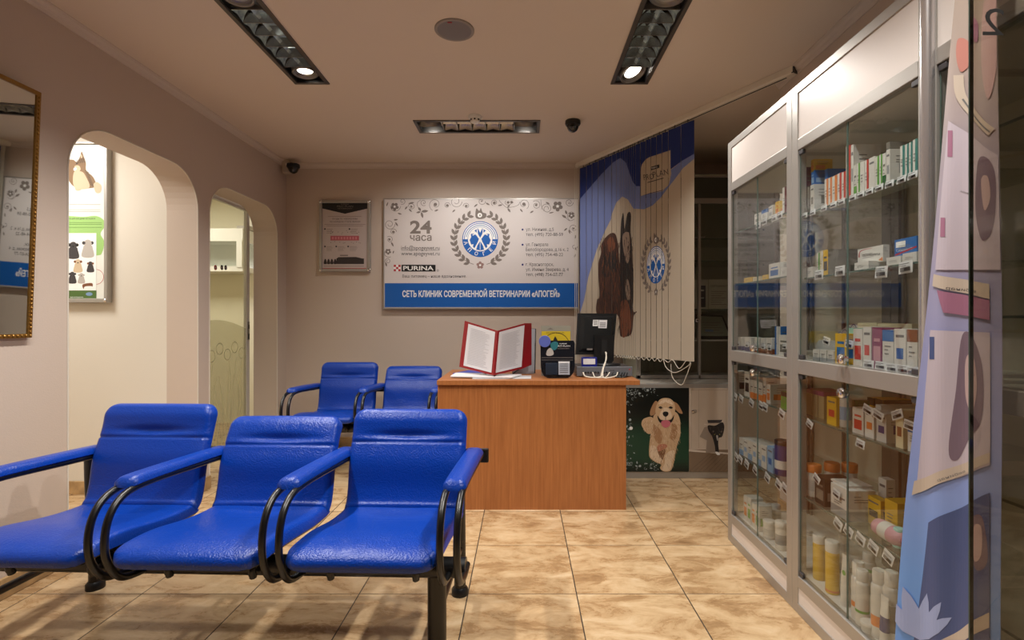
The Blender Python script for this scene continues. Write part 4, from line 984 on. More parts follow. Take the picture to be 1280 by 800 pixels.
D.layer = 3; D.line([c5(668, 335), c5(760, 345), c5(815, 318), c5(822, 300)], 1.6, M('flap_cream', (206, 194, 178), .4), 4)
CB = M('tabby_black', (36, 32, 32), .6); CG = M('tabby_grey', (96, 86, 78), .6)
D.blob([c5(700, 345), c5(760, 345), c5(815, 318), c5(835, 345), c5(832, 390), c5(815, 440), c5(790, 450), c5(785, 500), c5(790, 570), c5(765, 575), c5(755, 510), c5(735, 440), c5(705, 390)], CB)
D.layer = 4
for k in range(26): a, b = random.uniform(710, 825), random.uniform(350, 430); D.line([c5(a, b), c5(a + 4, b + 14)], .35, CG, 0, True)
D.blob([c5(735, 400), c5(745, 385), c5(752, 400)], CG, 2); D.blob([c5(805, 400), c5(815, 385), c5(820, 402)], CG, 2); D.disc(*c5(755, 420), .6, M('cat_eye', (150, 140, 70), .3), n=8); D.disc(*c5(795, 420), .6, M('cat_eye'), n=8)
D.blob([c5(768, 430), c5(782, 430), c5(784, 465), c5(776, 470)], GR, 3); D.blob([c5(760, 565), c5(785, 568), c5(800, 588), c5(775, 590)], INKWHITE, 3)
D.arc(*c5(594, 226), 1.4, 1.9, 0, 2 * PI, STEEL, 16)
pm = MB().box(X(861.5, yp), bx1 - .03, yp, YC + .02, Z(589.5, yp), Z(485, yp), CP); po = pm.build('cat_photo_panel', t)
D.onto(MB(), frontal(yp)).build('cat_photo', po)
MB().lathe((X(863.5, yp - .01) + .02, yp - .001, Z(513.5, yp)), [(.012, 0), (.012, -.008), (.006, -.012), (.001, -.012)], CHROME, 16, 'y').build('cam_lock', t)

YG = 3.90
t = thing('glazed_cabinet', (1.4, 4.15, BZ), 'tall glazed cabinet with glass shelves partly hidden behind the vertical blind', 'cabinet')
gx0, gx1, gt = .885, 1.98, 2.235
fr = MB()
for b in ((gx0, gx0 + .03, BZ, gt), (1.36, 1.38, BZ, 2.02), (gx1 - .03, gx1, BZ, gt), (gx0, gx1, BZ, BZ + .025), (gx0, gx1, 2.022, 2.062), (gx0, gx1, gt - .012, gt)): fr.box(b[0], b[1], YG, YG + .03, b[2], b[3], ALU, .002)
fr.build('frame', t)
DKI = M('grey_green_back', (158, 158, 142), .7)
MB().box(gx0, gx1, 4.42, 4.44, BZ, gt, DKI).box(gx0, gx0 + .01, YG + .03, 4.42, BZ, gt, DKI).box(gx1 - .01, gx1, YG + .03, 4.42, BZ, gt, DKI).build('back_panel', t)
MB().box(gx0, gx1, YG, 4.42, gt, gt + .012, DKI).build('top_board', t)
MB().box(gx0 + .03, 1.36, YG + .008, YG + .013, BZ + .025, 2.022, GLASS).build('glass_door', t)
MB().box(1.38, gx1 - .03, YG + .008, YG + .013, BZ + .025, 2.022, GLASS).build('glass_door', t)
MB().box(gx0 + .03, gx1 - .03, YG + .01, YG + .014, 2.062, gt - .012, M('dark_fascia', (60, 62, 54), .5)).build('fascia', t)
for z, m in ((1.757, SHELFG), (1.585, SHELFG), (1.205, SHELFG), (.962, WHITE)):
    s = MB(); s.box(gx0 + .012, gx1 - .012, YG + .05, 4.41, z - .006, z, m); s.box(gx0 + .012, gx1 - .012, YG + .045, YG + .05, z - .007, z + .001, GEDGE if m is SHELFG else m); s.build('shelf', t)
cl = MB().lathe((X(871.5, YG), YG + .002, Z(400.5, YG)), [(.016, 0), (.016, -.01), (.012, -.012)], CHROME, 18, 'y'); cl.lathe((X(871.5, YG), YG - .0105, Z(400.5, YG)), [(.006, 0), (.006, -.002)], INKBLACK, 12, 'y'); cl.build('lock', t)
yd = 4.2
for px0, px1, lab, wd in ((866, 885, 'certificate with a dark vertical strip standing in the glazed cabinet', 1), (886, 912, 'pale certificate with printed heading standing in the glazed cabinet', 0)):
    t = thing('certificate', (X((px0 + px1) / 2, yd), yd, 1.2055), lab, 'certificate')
    s = MB().box(X(px0, yd), X(px1, yd), yd, yd + .004, 1.206, Z(354, yd) + .03, M('ivory_paper', (196, 194, 182), .5)).build('sheet', t)
    D = Design(); zz = 352
    if wd: D.rect(874.5, 357, 882, 384, M('slate_ink', (60, 66, 84), .5)); D.layer = 2; D.rect(876, 362, 880, 364, INKWHITE); D.rect(876, 372, 880, 373, INKWHITE)
    else:
        D.text('СЕРТИФИКАТ', 888, 359, INKDARK, h=2.6, w=22)
        for k in range(7): D.rect(889, 364 + k * 2.7, 908 - (k % 3) * 3, 364.6 + k * 2.7, INKGREY)
    D.onto(MB(), frontal(yd - .0003)).build('printing', t)
t = thing('framed_certificate', (X(890, 4.1), 4.1, .963), 'dark framed certificate leaning inside the glazed cabinet above the white shelf', 'certificate')
q = [Vector((X(872, 4.05), 4.05, .966)), Vector((X(915, 4.05), 4.05, .966)), Vector((X(903, 4.3), 4.3, 1.15)), Vector((X(869, 4.3), 4.3, 1.16))]
MB().quad_slab(q, .012, M('frame_dark', (40, 40, 38), .4)).build('frame', t)
p, f = inset(*q, .06, .94, .08, .92, .0125); D = MB(); D.add(p, [(0, 1, 2, 3)], M('greenish_paper', (158, 166, 150), .4)); 
for k in range(5): r, _ = inset(*q, .2, .8 - .1 * (k % 2), .2 + k * .11, .22 + k * .11, .0130); D.add(r, [(0, 1, 2, 3)], INKGREY)
r, _ = inset(*q, .25, .5, .25, .35, .0134); D.add(r, [(0, 1, 2, 3)], M('pale_blue_ink')); D.norecalc = 1; D.build('sheet', t)
t = thing('paper_note', (X(875, 4.1), 4.1, 1.758), 'folded white note lying on the top glass shelf of the glazed cabinet', 'paper')
MB().quad_slab([Vector((X(866, 4.0), 4.0, 1.7585)), Vector((X(880, 4.0), 4.0, 1.7585)), Vector((X(882, 4.1), 4.1, 1.80)), Vector((X(868, 4.1), 4.1, 1.79))], .002, PAPER).build('sheet', t)

# ================================================================== VERTICAL BLIND on a diagonal ceiling track
A0 = Vector((.49, 4.455, 0)); A1v = Vector((1.485, 2.745, 0)); U = (A1v - A0).normalized(); NN = Vector((-U.y, U.x, 0))      # NN points away from the waiting room
if NN.y < 0: NN = -NN
TL = (A1v - A0).length
t = thing('vertical_blind', ((A0 + A1v) / 2 + Vector((0, 0, ZC)))[:], 'printed vertical blind with dog picture hanging from a diagonal white ceiling track', 'blind')
TRK = M('cream_track', (222, 214, 198), .45)
def along(s, off, z): p = A0 + U * s - NN * off; return (p.x, p.y, z)
tr = MB()
prof = [(-.028, ZC - .002), (-.028, ZC - .034), (-.020, ZC - .042), (.020, ZC - .042), (.028, ZC - .034), (.028, ZC - .002)]
vs = [along(0, a, z) for a, z in prof] + [along(TL, a, z) for a, z in prof]; k = len(prof)
tr.add(vs, [(i, (i + 1) % k, k + (i + 1) % k, k + i) for i in range(k)] + [tuple(range(k)), tuple(range(k, 2 * k))], TRK); tro = tr.build('track', t)
MB().add([along(.1, a, z) for a, z in ((-.006, ZC - .0425), (.006, ZC - .0425))] + [along(TL - .05, a, z) for a, z in ((.006, ZC - .0425), (-.006, ZC - .0425))], [(0, 1, 2, 3)], INKBLACK).build('slot', tro)
MB().box(-.03, .03, -.026, .026, ZC - .04, ZC - .001, M('dark_end_cap', (60, 56, 52), .5), T=Matrix.Translation((A1v.x, A1v.y, 0)) @ Matrix.Rotation(math.atan2(U.y, U.x), 4, 'Z') @ Matrix.Diagonal((.25, 1, 1, 1))).build('end_cap', t)
def s_of(px):                       # distance along the track seen at picture column px
    r = (px - CX) / F; return (r * A0.y - A0.x) / (U.x - r * U.y)
def yat(s): return A0.y + U.y * s
edges = [725, 733.3, 740.3, 748, 756, 765, 770.5, 775.3, 778.2, 781.4, 784, 786.6, 789.3, 791.9, 794.5, 800.6, 807.6, 813.8, 820.8, 827.8, 835.6, 851.4, 868.3]
ZT, ZBt = ZC - .06, .845
SLAT = M('cream_slat_fabric', (186, 173, 154), .75, bump=.3, bscale=700); BLU2 = M('royal_blue_print', (8, 38, 112), .7); PER = M('periwinkle_print', (112, 128, 184), .7)
D = Design()
top = lambda x: 205 - (x - 722) * (205 - 148) / 146 + 6
c6 = lambda a, b: (700 + a / 5.714, 140 + b / 5.714)
c7 = lambda a, b: (700 + a / 3.81, 270 + b / 3.81)
D.poly([(718, 100), (870, 100), c6(965, 295), c6(870, 350), c6(790, 410), c6(778, 480), c6(735, 560), c6(640, 585), c6(575, 600), c6(575, 530), c6(545, 530), c6(520, 500), c6(495, 430), c6(470, 360), c6(430, 328), c6(380, 360), c6(300, 440), c6(230, 520), c6(170, 590), c6(140, 625), (718, 254)], BLU2)
D.layer = 2
D.poly([c6(965, 295), c6(870, 350), c6(790, 415), c6(785, 490), c6(735, 565), c6(575, 600), c6(575, 530), c6(545, 530), c6(520, 500), c6(495, 430), c6(470, 360), c6(430, 328), c6(380, 360), c6(300, 440), c6(230, 520), c6(170, 590), c6(140, 625), (718, 254), (718, 440), c7(90, 480), c7(115, 400), c7(135, 290), c7(175, 160), c7(215, 70), c7(250, 0),
        c6(360, 760), c6(400, 650), c6(445, 603), c6(485, 625), c6(525, 690), c6(600, 695), c6(660, 668), c6(720, 610), c6(770, 545), c6(820, 480), c6(880, 400), c6(965, 330)], PER)
D.layer = 3
D.poly([c6(578, 600), c6(578, 400), c6(585, 375), c6(610, 340), c6(640, 322), c6(790, 272), c6(790, 400), c6(795, 440), c6(778, 520), c6(740, 555), c6(640, 580)], M('cream_logo_patch', (184, 170, 150), .75))
D.layer = 4
D.poly([c6(650, 392), c6(710, 374), c6(710, 398), c6(650, 417)], INKBLACK); D.text('PRO', *c6(600, 488), INKDARK, h=7.2, w=12.5, rot=-.14); D.text('PLAN', *c6(668, 468), INKDARK, h=7.2, w=19.5, rot=-.2); D.line([c6(625, 504), c6(740, 472)], 1.0, INKDARK)
D.layer = 5; D.text('PURINA', *c6(656, 408), INKWHITE, h=2.0, w=7.5, rot=-.28)
D.layer = 2
D1, D2, D3, D4 = M('long_hair_brown', (66, 36, 24), .7), M('long_hair_dark', (30, 20, 18), .7), M('long_hair_chestnut', (116, 66, 42), .7), M('muzzle_grey', (150, 128, 112), .7)
D.layer = 3
D.blob([c7(225, 95), c7(250, 80), c7(268, 95), c7(278, 150), c7(290, 240), c7(345, 250), c7(346, 440), c7(366, 455), c7(350, 480), c7(340, 560), c7(300, 575), c7(285, 560), c7(272, 470), c7(180, 470), c7(176, 400), c7(188, 380), c7(182, 240), c7(195, 180), c7(200, 130)], D1)
D.blob([c7(290, 60), c7(296, 0), c7(303, -10), c7(308, 60), c7(318, 0), c7(330, -20), c7(338, 0), c7(336, 80), c7(345, 180), c7(345, 440), c7(300, 460), c7(285, 300)], D2)
D.layer = 4
D.blob([c7(300, 90), c7(328, 80), c7(334, 150), c7(332, 200), c7(318, 225), c7(302, 160)], D4); D.blob([c7(316, 300), c7(330, 320), c7(334, 390), c7(322, 400), c7(312, 350)], D4)
D.blob([c7(205, 190), c7(262, 170), c7(270, 260), c7(215, 290), c7(195, 240)], D2); D.blob([c7(225, 120), c7(250, 100), c7(262, 150), c7(235, 170)], D3)
D.blob([c7(288, 420), c7(325, 410), c7(340, 520), c7(322, 560), c7(296, 570)], D3)
random.seed(3); D.layer = 5
for k in range(420):
    a, b = random.uniform(185, 345), random.uniform(100, 545)
    if a < 272 and b > 450: continue
    if 175 + 15 < a < 345: D.line([c7(a, b), c7(a + random.uniform(-5, 5), b + random.uniform(10, 22)), c7(a + random.uniform(-8, 8), b + random.uniform(26, 46))], random.uniform(.3, 1.0), random.choice((D1, D2, D3, D3, D2)) if a < 285 or b > 420 else random.choice((D2, D2, D1)), 2, True)
# emblem squeezed by the perspective of the blind: draw round in its own frame and scale onto the picture columns
E = Design(); E.layer = 3; emblem(E, 0, 0, 1)
for L, m, tri in E.t: D.t.append((L, INKGREY if m.name == 'rose_ink' else m, [(820 + p[0] * 11.4, 331 + p[1] * 23.4 - p[0] * 1.5) for p in tri]))
for i in range(len(edges) - 1):
    a, b = edges[i], edges[i + 1]; sa, sb = s_of(a), s_of(b)
    tilt = (.020, .028, .016, .024)[i % 4] if (b - a) > 6 else .012
    if i >= len(edges) - 3: tilt = .012
    def sp(x, y, off, a=a, sa=sa, sb=sb, b=b, tilt=tilt):      # picture position -> point on this slat
        r = (x - CX) / F; Pa = A0 + U * sa - NN * (.016 + tilt / 2); Pb = A0 + U * sb - NN * (.016 - tilt / 2); dd = Pb - Pa
        q = (r * Pa.y - Pa.x) / (dd.x - r * dd.y); p = Pa + dd * q; nn = Vector((-dd.y, dd.x, 0)).normalized()
        if nn.y > 0: nn = -nn
        p = p + nn * off
        return (p.x, p.y, Z(y, p.y))
    s = MB(); n = 4; ve = []; wv = .004 if b - a > 6 else .002
    lapb = b - (.45 if b - a > 6 else .25)
    for j in range(n + 1):
        x = a + (lapb - a) * j / n; p = Vector(sp(x, 0, 0)); bow = NN * (wv * (1 - (2 * j / n - 1) ** 2) * 0)
        ve += [(p.x, p.y, ZBt), (p.x, p.y, ZT)]
    s.add(ve, [(2 * j, 2 * j + 2, 2 * j + 3, 2 * j + 1) for j in range(n)], SLAT)
    by = {}
    for L, m, tri in D.t:
        P = clip(tri, a, lapb)
        if P and len(P) >= 3:
            e = by.setdefault(m.name, (m, [], [])); o = len(e[1])
            pts = [sp(x, y, L * .00030) for x, y in P]; pts = [(p[0], p[1], min(max(p[2], ZBt), ZT)) for p in pts]
            e[1].extend(pts); e[2].append(tuple(range(o, o + len(P))))
    for m, vs, fs in by.values(): s.add(vs, fs, m)
    s.norecalc = 1
    so = s.build('slat', t)
    mid = Vector(sp((a + b) / 2, 0, .0)); w2 = (Vector(sp(b, 0, 0)) - Vector(sp(a, 0, 0))) * .46
    h = MB(); h.tube([(mid.x, mid.y, ZT - .005), (mid.x, mid.y, ZC - .034)], .004, M('carrier_plastic', (90, 84, 76), .5), 6); h.build('hanger', so)
    h = MB(); h.quad_slab([tuple(mid - w2 + Vector((0, 0, ZBt - .022)) - NN * .002), tuple(mid + w2 + Vector((0, 0, ZBt - .022)) - NN * .002), tuple(mid + w2 + Vector((0, 0, ZBt + .022)) - NN * .002), tuple(mid - w2 + Vector((0, 0, ZBt + .022)) - NN * .002)], .003, M('slat_weight_pocket', (198, 188, 172), .6)); h.build('bottom_weight', so)
ch = MB(); pts = []
mids = [Vector((A0 + U * s_of((edges[i] + edges[i + 1]) / 2) - NN * .02)) for i in range(len(edges) - 1)]
for i in range(4, len(mids)):
    pts.append(mids[i] + Vector((0, 0, ZBt)))
    if i < len(mids) - 1: pts.append((mids[i] + mids[i + 1]) / 2 + Vector((0, 0, ZBt - .02 - (.035 if i > len(mids) - 3 else 0))))
ch.tube(pts, .0028, WC, 6, 5)
pR = mids[-1] + Vector((0, 0, ZBt)); pL = mids[-3] + Vector((0, 0, ZBt))
ch.tube([pL, pL.lerp(pR, .15) + Vector((0, 0, -.06)), pL.lerp(pR, .55) + Vector((0, 0, -.085)), pR + U * .02 + Vector((0, 0, -.03)), pR + U * .04], .0028, WC, 6, 6)
pR2 = pR + U * .045
ch.tube([pL.lerp(pR, .35) + Vector((0, 0, -.03)), pL.lerp(pR, .42) + Vector((0, 0, -.12)), pL.lerp(pR, .8) + Vector((0, 0, -.165)), pR + Vector((0, 0, -.11)), pR2 + Vector((0, 0, -.01))], .0028, WC, 6, 6)
ch.build('stabilising_chain', t)
cd = MB(); yk = 4.38
for px in (718.3, 720.3, 722.8): cd.tube([(X(px, yk), yk, ZC - .035), (X(px + .4, yk), yk, Z(380, yk)), (X(px, yk), yk, Z(446, yk) if px < 721 else Z(452, yk))], .0022, WC, 6)
cd.build('pull_cord', t)
MB().box(X(717, yk), X(721, yk), yk - .012, yk + .012, Z(450, yk), Z(428, yk), WC, .004).build('cord_weight', t)
# ================================================================== ALUMINIUM DISPLAY CABINETS ALONG THE RIGHT WALL
XF, XBK = 1.05, 1.465
LBX = M('opal_light_box_panel', (214, 206, 200), .28, spec=.6); BKP = M('grey_beige_back_panel', (206, 198, 182), .6); SHW = M('white_shelf_board', (206, 200, 190), .4)
HINGE = M('hinge_plastic', (60, 58, 60), .4)
def lock(mb, y, z):
    mb.lathe((XF - .002, y, z), [(.010, 0), (.010, -.010), (.016, -.012), (.017, -.020), (.012, -.026), (.001, -.027)], CHROME, 16, 'x')
    mb.lathe((XF - .002, y + .024, z - .004), [(.006, 0), (.008, -.008), (.006, -.014), (.001, -.015)], CHROME, 12, 'x')
def cabinet(y0, y1, shelves, label, lit=True, side=False, pn=.040):
    t = thing('display_cabinet', (XF + .2, (y0 + y1) / 2, 0), label, 'display cabinet', 'aluminium display cabinets')
    pw = .040; fr = MB()
    for y, q in ((y0, pn), (y1 - pw, pw)):
        fr.box(XF, XF + .035, y, y + q, 0, 2.02, ALU, .002); fr.box(XBK - .03, XBK, y, y + pw, 0, 2.02, ALUD)
    for z0, z1 in ((1.985, 2.02), (1.767, 1.81), (.915, .969), (.10, .144), (0, .04)):
        fr.box(XF, XF + .03, y0 + pn, y1 - pw, z0, z1, ALU, .002)
        for y in (y0, y1 - .02): fr.box(XF + .03, XBK - .03, y, y + .02, z0, z1, ALU)
    fr.build('frame', t)
    MB().box(XF + .004, XF + .012, y0 + pn, y1 - pw, 1.81, 1.985, LBX).build('fascia_panel', t)
    MB().box(XF + .004, XF + .012, y0 + pn, y1 - pw, .04, .10, LBX).build('plinth_panel', t)
    MB().box(XBK - .006, XBK, y0 + pw, y1 - pw, 0.144, 1.80, BKP).build('back_panel', t)
    MB().box(XF + .012, XBK - .006, y0, y1, 2.005, 2.02, ALUD).box(XF + .03, XBK - .006, y0 + .02, y1 - .02, 1.767, 1.772, SHW).build('top_board', t)
    MB().box(XF + .03, XBK - .006, y0 + .02, y1 - .02, .957, .969, SHW).build('middle_board', t)
    MB().box(XF + .03, XBK - .006, y0 + .02, y1 - .02, .132, .144, M('white_base_board', (222, 220, 216), .3)).build('base_board', t)
    if side:
        for z0, z1 in ((.144, .915), (.969, 1.767)): MB().box(XF + .035, XBK - .03, y1 - .012, y1 - .007, z0, z1, GLASS).build('side_glass', t)
    for z in shelves:
        s = MB().box(XF + .028, XBK - .01, y0 + .022, y1 - .022, z - .006, z, SHELFG); s.box(XF + .0255, XF + .028, y0 + .022, y1 - .022, z - .006, z, GEDGE)
        s.build('glass_shelf', t)
    for x in (XBK - .02,):
        s = MB()
        for y in (y0 + pw + .006, y1 - pw - .018): s.box(x - .004, x + .006, y, y + .012, .144, 1.767, ALUD)
        s.box(x - .004, x + .006, (y0 + y1) / 2 - .006, (y0 + y1) / 2 + .006, .144, 1.767, ALUD); s.build('shelf_standard', t)
    ym = (y0 + y1) / 2
    for z0, z1, up in ((.972, 1.764, 1), (.147, .912, 0)):
        for ya, yb, fa in ((y0 + pn + .002, ym - .002, 0), (ym + .002, y1 - pw - .002, 1)):
            d = MB().box(XF + .008, XF + .011, ya + .001, yb - .001, z0, z1, GLASS)
            e = .0012
            for yy in (ya, yb - e): d.box(XF + .008, XF + .011, yy, yy + e, z0, z1, GEDGE)
            do = d.build('glass_door', t)
            hy = yb - .026 if fa else ya
            for zz in (z0, z1 - .016): MB().box(XF + .003, XF + .016, hy, hy + .026, zz, zz + .016, HINGE, .002).build('hinge', do)
            if fa == 0:
                l = MB(); lock(l, ym - .012, z0 + .022 if up else z1 - .028); l.build('lock', do)
    return t
FZ = (1.56, 1.30, .75, .45); NZ = (1.524, 1.28, .75, .445)
cabinet(1.967, 2.58, FZ, 'far glass display cabinet nearest the dog photo panel', side=True)
cabinet(1.322, 1.966, NZ, 'middle glass display cabinet with a chrome pole at its near end', pn=.018)
t3 = cabinet(.71, 1.321, (1.56, 1.13, .72, .43), 'nearest glass display cabinet hidden behind the hanging banner')
MB().lathe((XF - .005, 1.300, 0), [(.0175, 0.0), (.0175, 2.3)], M('bright_round_aluminium', (205, 202, 202), .25, metal=.8), 24).lathe((XF - .006, 1.318, 0), [(.026, 0), (.026, .02)], CHROME, 20).build('round_post', t3)

def yx(px, x=1.09): return x * F / (px - CX)
CL_ = {}
def colr(n, rgb): 
    return M('print_' + n, rgb, .42)
C = dict(w=colr('white', (216, 212, 206)), g=colr('green', (92, 160, 60)), dg=colr('dark_green', (30, 96, 50)), o=colr('orange', (222, 128, 58)), r=colr('red', (200, 56, 44)), p=colr('plum', (112, 36, 82)), b=colr('blue', (34, 104, 176)),
         y=colr('yellow', (222, 178, 36)), t=colr('teal', (40, 128, 122)), k=colr('black', (28, 28, 32)), m=colr('maroon', (104, 34, 44)), c=colr('cream', (222, 208, 172)), s=colr('steel', (150, 152, 154)), lb=colr('light_blue', (140, 172, 208)),
         n=colr('navy', (24, 40, 112)), br=colr('brown', (140, 80, 42)), mg=colr('magenta', (140, 60, 100)), gy=colr('grey', (120, 116, 108)), aq=colr('aqua', (150, 204, 196)), pk=colr('pink', (202, 146, 160)), cl=colr('pale_grey', (190, 188, 184)))
INKG2 = M('fine_print', (110, 108, 108), .6)
def prt_box(mb, x0, x1, y0, y1, z0, z1, base, acc, style, seed):
    """carton with a printed front (facing -x) and camera-side (-y) face"""
    R = random.Random(seed); mb.box(x0, x1, y0, y1, z0, z1, base)
    w = y1 - y0; h = z1 - z0; d = x1 - x0
    def face(u0, u1, v0, v1, m, k):
        e = .0004 * k; a, b = y1 - w * u0, y1 - w * u1           # front face, u from far to near
        mb.add([(x0 - e, a, z0 + h * v0), (x0 - e, b, z0 + h * v0), (x0 - e, b, z0 + h * v1), (x0 - e, a, z0 + h * v1)], [(0, 1, 2, 3)], m)
    def side(u0, u1, v0, v1, m, k):
        e = .0004 * k
        mb.add([(x0 + d * u0, y0 - e, z0 + h * v0), (x0 + d * u1, y0 - e, z0 + h * v0), (x0 + d * u1, y0 - e, z0 + h * v1), (x0 + d * u0, y0 - e, z0 + h * v1)], [(0, 1, 2, 3)], m)
    if style == 'stripe': face(0, 1, .0, .32, acc, 1); side(0, 1, 0, .32, acc, 1); face(.2, .8, .6, .66, INKG2, 1)
    elif style == 'top': face(0, 1, .72, 1, acc, 1); side(0, 1, .72, 1, acc, 1)
    elif style == 'vert': face(.55, 1, 0, 1, acc, 1); side(0, .12, 0, 1, acc, 1)
    elif style == 'patch': face(.15, .85, .18, .55, acc, 1); side(.1, .6, .2, .5, acc, 1); face(.2, .8, .66, .74, acc, 1)
    elif style == 'disc':
        face(.2, .8, .3, .55, acc, 1); side(.3, .7, .3, .6, acc, 1); face(.15, .85, .8, .86, INKG2, 1)
    for k in range(3):
        v = .36 + k * .1 + R.random() * .04; 
        if style not in ('patch', 'disc', 'full'): face(.2, .45 + R.random() * .35, v, v + .025, INKG2, 2)
        side(.2, .4 + R.random() * .4, v + .22, v + .24, INKG2, 2)
_seed = [0]
def carton(z, px0, px1, ytop, dep, base, acc, style, label, name='medicine_box', x=1.09, group=None, lid=None, cat='box'):
    y1, y0 = yx(px0, x), yx(px1, x); h = Z(ytop, (y0 + y1) / 2) - z; _seed[0] += 1
    mb = MB(); g = .0006; prt_box(mb, x, x + dep, y0 + g, y1 - g, z + .0004, z + h, C[base], C[acc], style, _seed[0]); mb.norecalc = 1
    # recalc is skipped for the printed patches, so the carton body keeps its own outward winding
    return tag(mb.build(name), label, cat, group)
def bottle(z, pxc, ytop, r, base, acc, cap, label, name='bottle', x=1.12, caph=.22, neck=.8, cat=None, group=None, band=(.25, .7)):
    y = x * F / (pxc - CX); h = Z(ytop, y) - z; hc = h * caph; hb = h - hc
    t = thing(name, (x, y, z), label, cat or name.replace('_', ' '), group)
    b = MB().lathe((x, y, z + .0004), [(r * .94, 0), (r, .003), (r, hb * band[0])], C[base], 24, cap=True)
    b.lathe((x, y, z), [(r * 1.002, hb * band[0]), (r * 1.002, hb * band[1])], C[acc], 24, cap=False)
    b.lathe((x, y, z), [(r, hb * band[1]), (r, hb * .93), (r * .97, hb * .97), (r * neck, hb)], C[base], 24)
    b.build('body', t)
    MB().lathe((x, y, z + hb), [(r * neck * 1.03, 0), (r * neck * 1.06, .003), (r * neck * 1.06, hc * .92), (r * neck * .95, hc)], C[cap], 24).build('cap', t)
    return t
def tubef(z, pxc, ytop, w, base, acc, cap, label, x=1.12):
    """squeeze tube standing on its cap, crimped flat at the top"""
    y = x * F / (pxc - CX); h = Z(ytop, y) - z; t = thing('ointment_tube', (x, y, z), label, 'tube')
    n = 20; vs = []; L = [(0.16, 1, 1), (.3, 1, 1), (.6, 1.05, .75), (.95, 1.12, .08), (1, 1.12, .05)]
    for q, a, b in L:
        for k in range(n):
            an = 2 * PI * k / n; vs.append((x + w * .42 * b * math.cos(an), y + w / 2 * a * math.sin(an), z + h * q))
    b = MB()
    for j in range(len(L) - 1): b.add(vs, [(j * n + k, j * n + (k + 1) % n, (j + 1) * n + (k + 1) % n, (j + 1) * n + k) for k in range(n)], C[acc] if j == 1 else C[base], True)
    b.build('body', t)
    MB().lathe((x, y, z + .0004), [(w * .42, 0), (w * .44, h * .16)], C[cap], 20).build('cap', t)
    return t

# ---- middle cabinet, top shelf
z = NZ[0]; S = 'on top shelf of middle cabinet'
carton(z, 1001, 1004.4, 209.5, .07, 'p', 'mg', 'patch', 'tall plum medicine box at the far end ' + S)
carton(z, 1005, 1010.6, 235, .07, 'w', 'gy', 'vert', 'small white box in front of the plum box ' + S)
carton(z, 1013, 1017.5, 231, .09, 'w', 'gy', 'disc', 'wide white box carrying blue and yellow boxes ' + S)
y0_, y1_ = yx(1019), yx(1013); hb = Z(231, (y0_ + y1_) / 2)
zb_ = hb + .0005
carton(zb_, 1014, 1018, 213.5, .07, 'b', 'lb', 'patch', 'blue box stacked on the wide white box ' + S, x=1.10)
carton(zb_ + .052, 1013.5, 1017.5, 199.7, .07, 'y', 'o', 'patch', 'yellow box topmost of the stack ' + S, x=1.10)
carton(z, 1031, 1034.5, 211.5, .07, 'b', 'lb', 'patch', 'tall blue box behind the orange striped boxes ' + S, x=1.12)
for k, (a, b, yt, ac, st) in enumerate(((1030.6, 1035.4, 223.7, 'o', 'vert'), (1035.4, 1040, 222, 'o', 'vert'), (1040, 1046.6, 219.6, 'o', 'vert'), (1046.6, 1052, 216.5, 'r', 'vert'), (1052, 1057, 214.8, 'r', 'vert'))):
    carton(z, a, b, yt, .09, 'w', ac, st, ['first', 'second', 'third', 'fourth', 'fifth'][k] + ' orange striped white box from the left ' + S, group='orange striped boxes')
carton(z, 1057.4, 1063.4, 182, .05, 'w', 'r', 'vert', 'tallest white box with red edge ' + S)
carton(z, 1063.6, 1067, 181, .09, 'w', 's', 'disc', 'tallest plain white box beside the red edged one ' + S, x=1.09)
for k, (a, b, yt, ac, st, d) in enumerate(((1067.2, 1071, 206, 'g', 'stripe', 'white box with lime green foot'), (1071, 1075, 204, 'g', 'vert', 'white box with green edge'), (1075, 1080.6, 202, 'w', 'plain', 'plain white box left of the red one'), (1080.8, 1085.8, 200, 'r', 'vert', 'white and red striped box'),
      (1086, 1094, 196.6, 'w', 'disc', 'wide white box right of the red one'), (1094, 1099, 195.5, 'g', 'vert', 'white box with broad green stripe'), (1099, 1103, 193, 'g', 'vert', 'slim white and green box'), (1103, 1107.4, 191.5, 'dg', 'stripe', 'slim white box with dark green foot'))):
    carton(z, a, b, yt, .09, 'w', ac, st, d + ' ' + S)
carton(z, 1107.6, 1112.5, 187, .09, 'w', 's', 'disc', 'broad white box under a flat grey box ' + S)
carton(z + Z(187, yx(1110)) - z + .0005, 1107.6, 1112.5, 178, .09, 'gy', 's', 'plain', 'flat grey box lying on the broad white box ' + S)
for k, (a, b, yt) in enumerate(((1125, 1131, 182), (1131.2, 1136, 180), (1136.2, 1140.6, 177.5), (1140.8, 1147, 174))):
    carton(z, a, b, yt, .09, 'w', 't', 'vert', ['first', 'second', 'third', 'fourth'][k] + ' teal striped white box from the left ' + S, group='teal striped boxes')
# ---- middle cabinet, second shelf
z = NZ[1]; S = 'on second shelf of middle cabinet'
for k, (a, b, yt, bs) in enumerate(((1001, 1007, 336, 'br'), (1008, 1016, 334, 'w'))): carton(z, a, b, yt, .08, bs, 'gy', 'plain', ('low brown box ', 'low white box ')[k] + 'at the far end ' + S)
carton(z, 1021, 1024.6, 316, .1, 'w', 'g', 'vert', 'slim white box with green edge ' + S); carton(z, 1024.8, 1028.8, 314, .1, 'c', 'w', 'vert', 'slim cream box ' + S)
carton(z, 1029, 1035, 312, .12, 'gy', 'y', 'full', 'grey box with bright yellow spine ' + S)
mb = MB(); prt_box(mb, 1.0895, 1.0899, yx(1035), yx(1029), z + .001, Z(312.4, yx(1032)), C['y'], C['k'], 'patch', 3); mb.norecalc = 1; mb.build('spine_print', bpy.data.objects['medicine_box'] if False else [o for o in COL.objects if o.get('label', '').startswith('grey box with bright yellow')][0])
mb = MB()
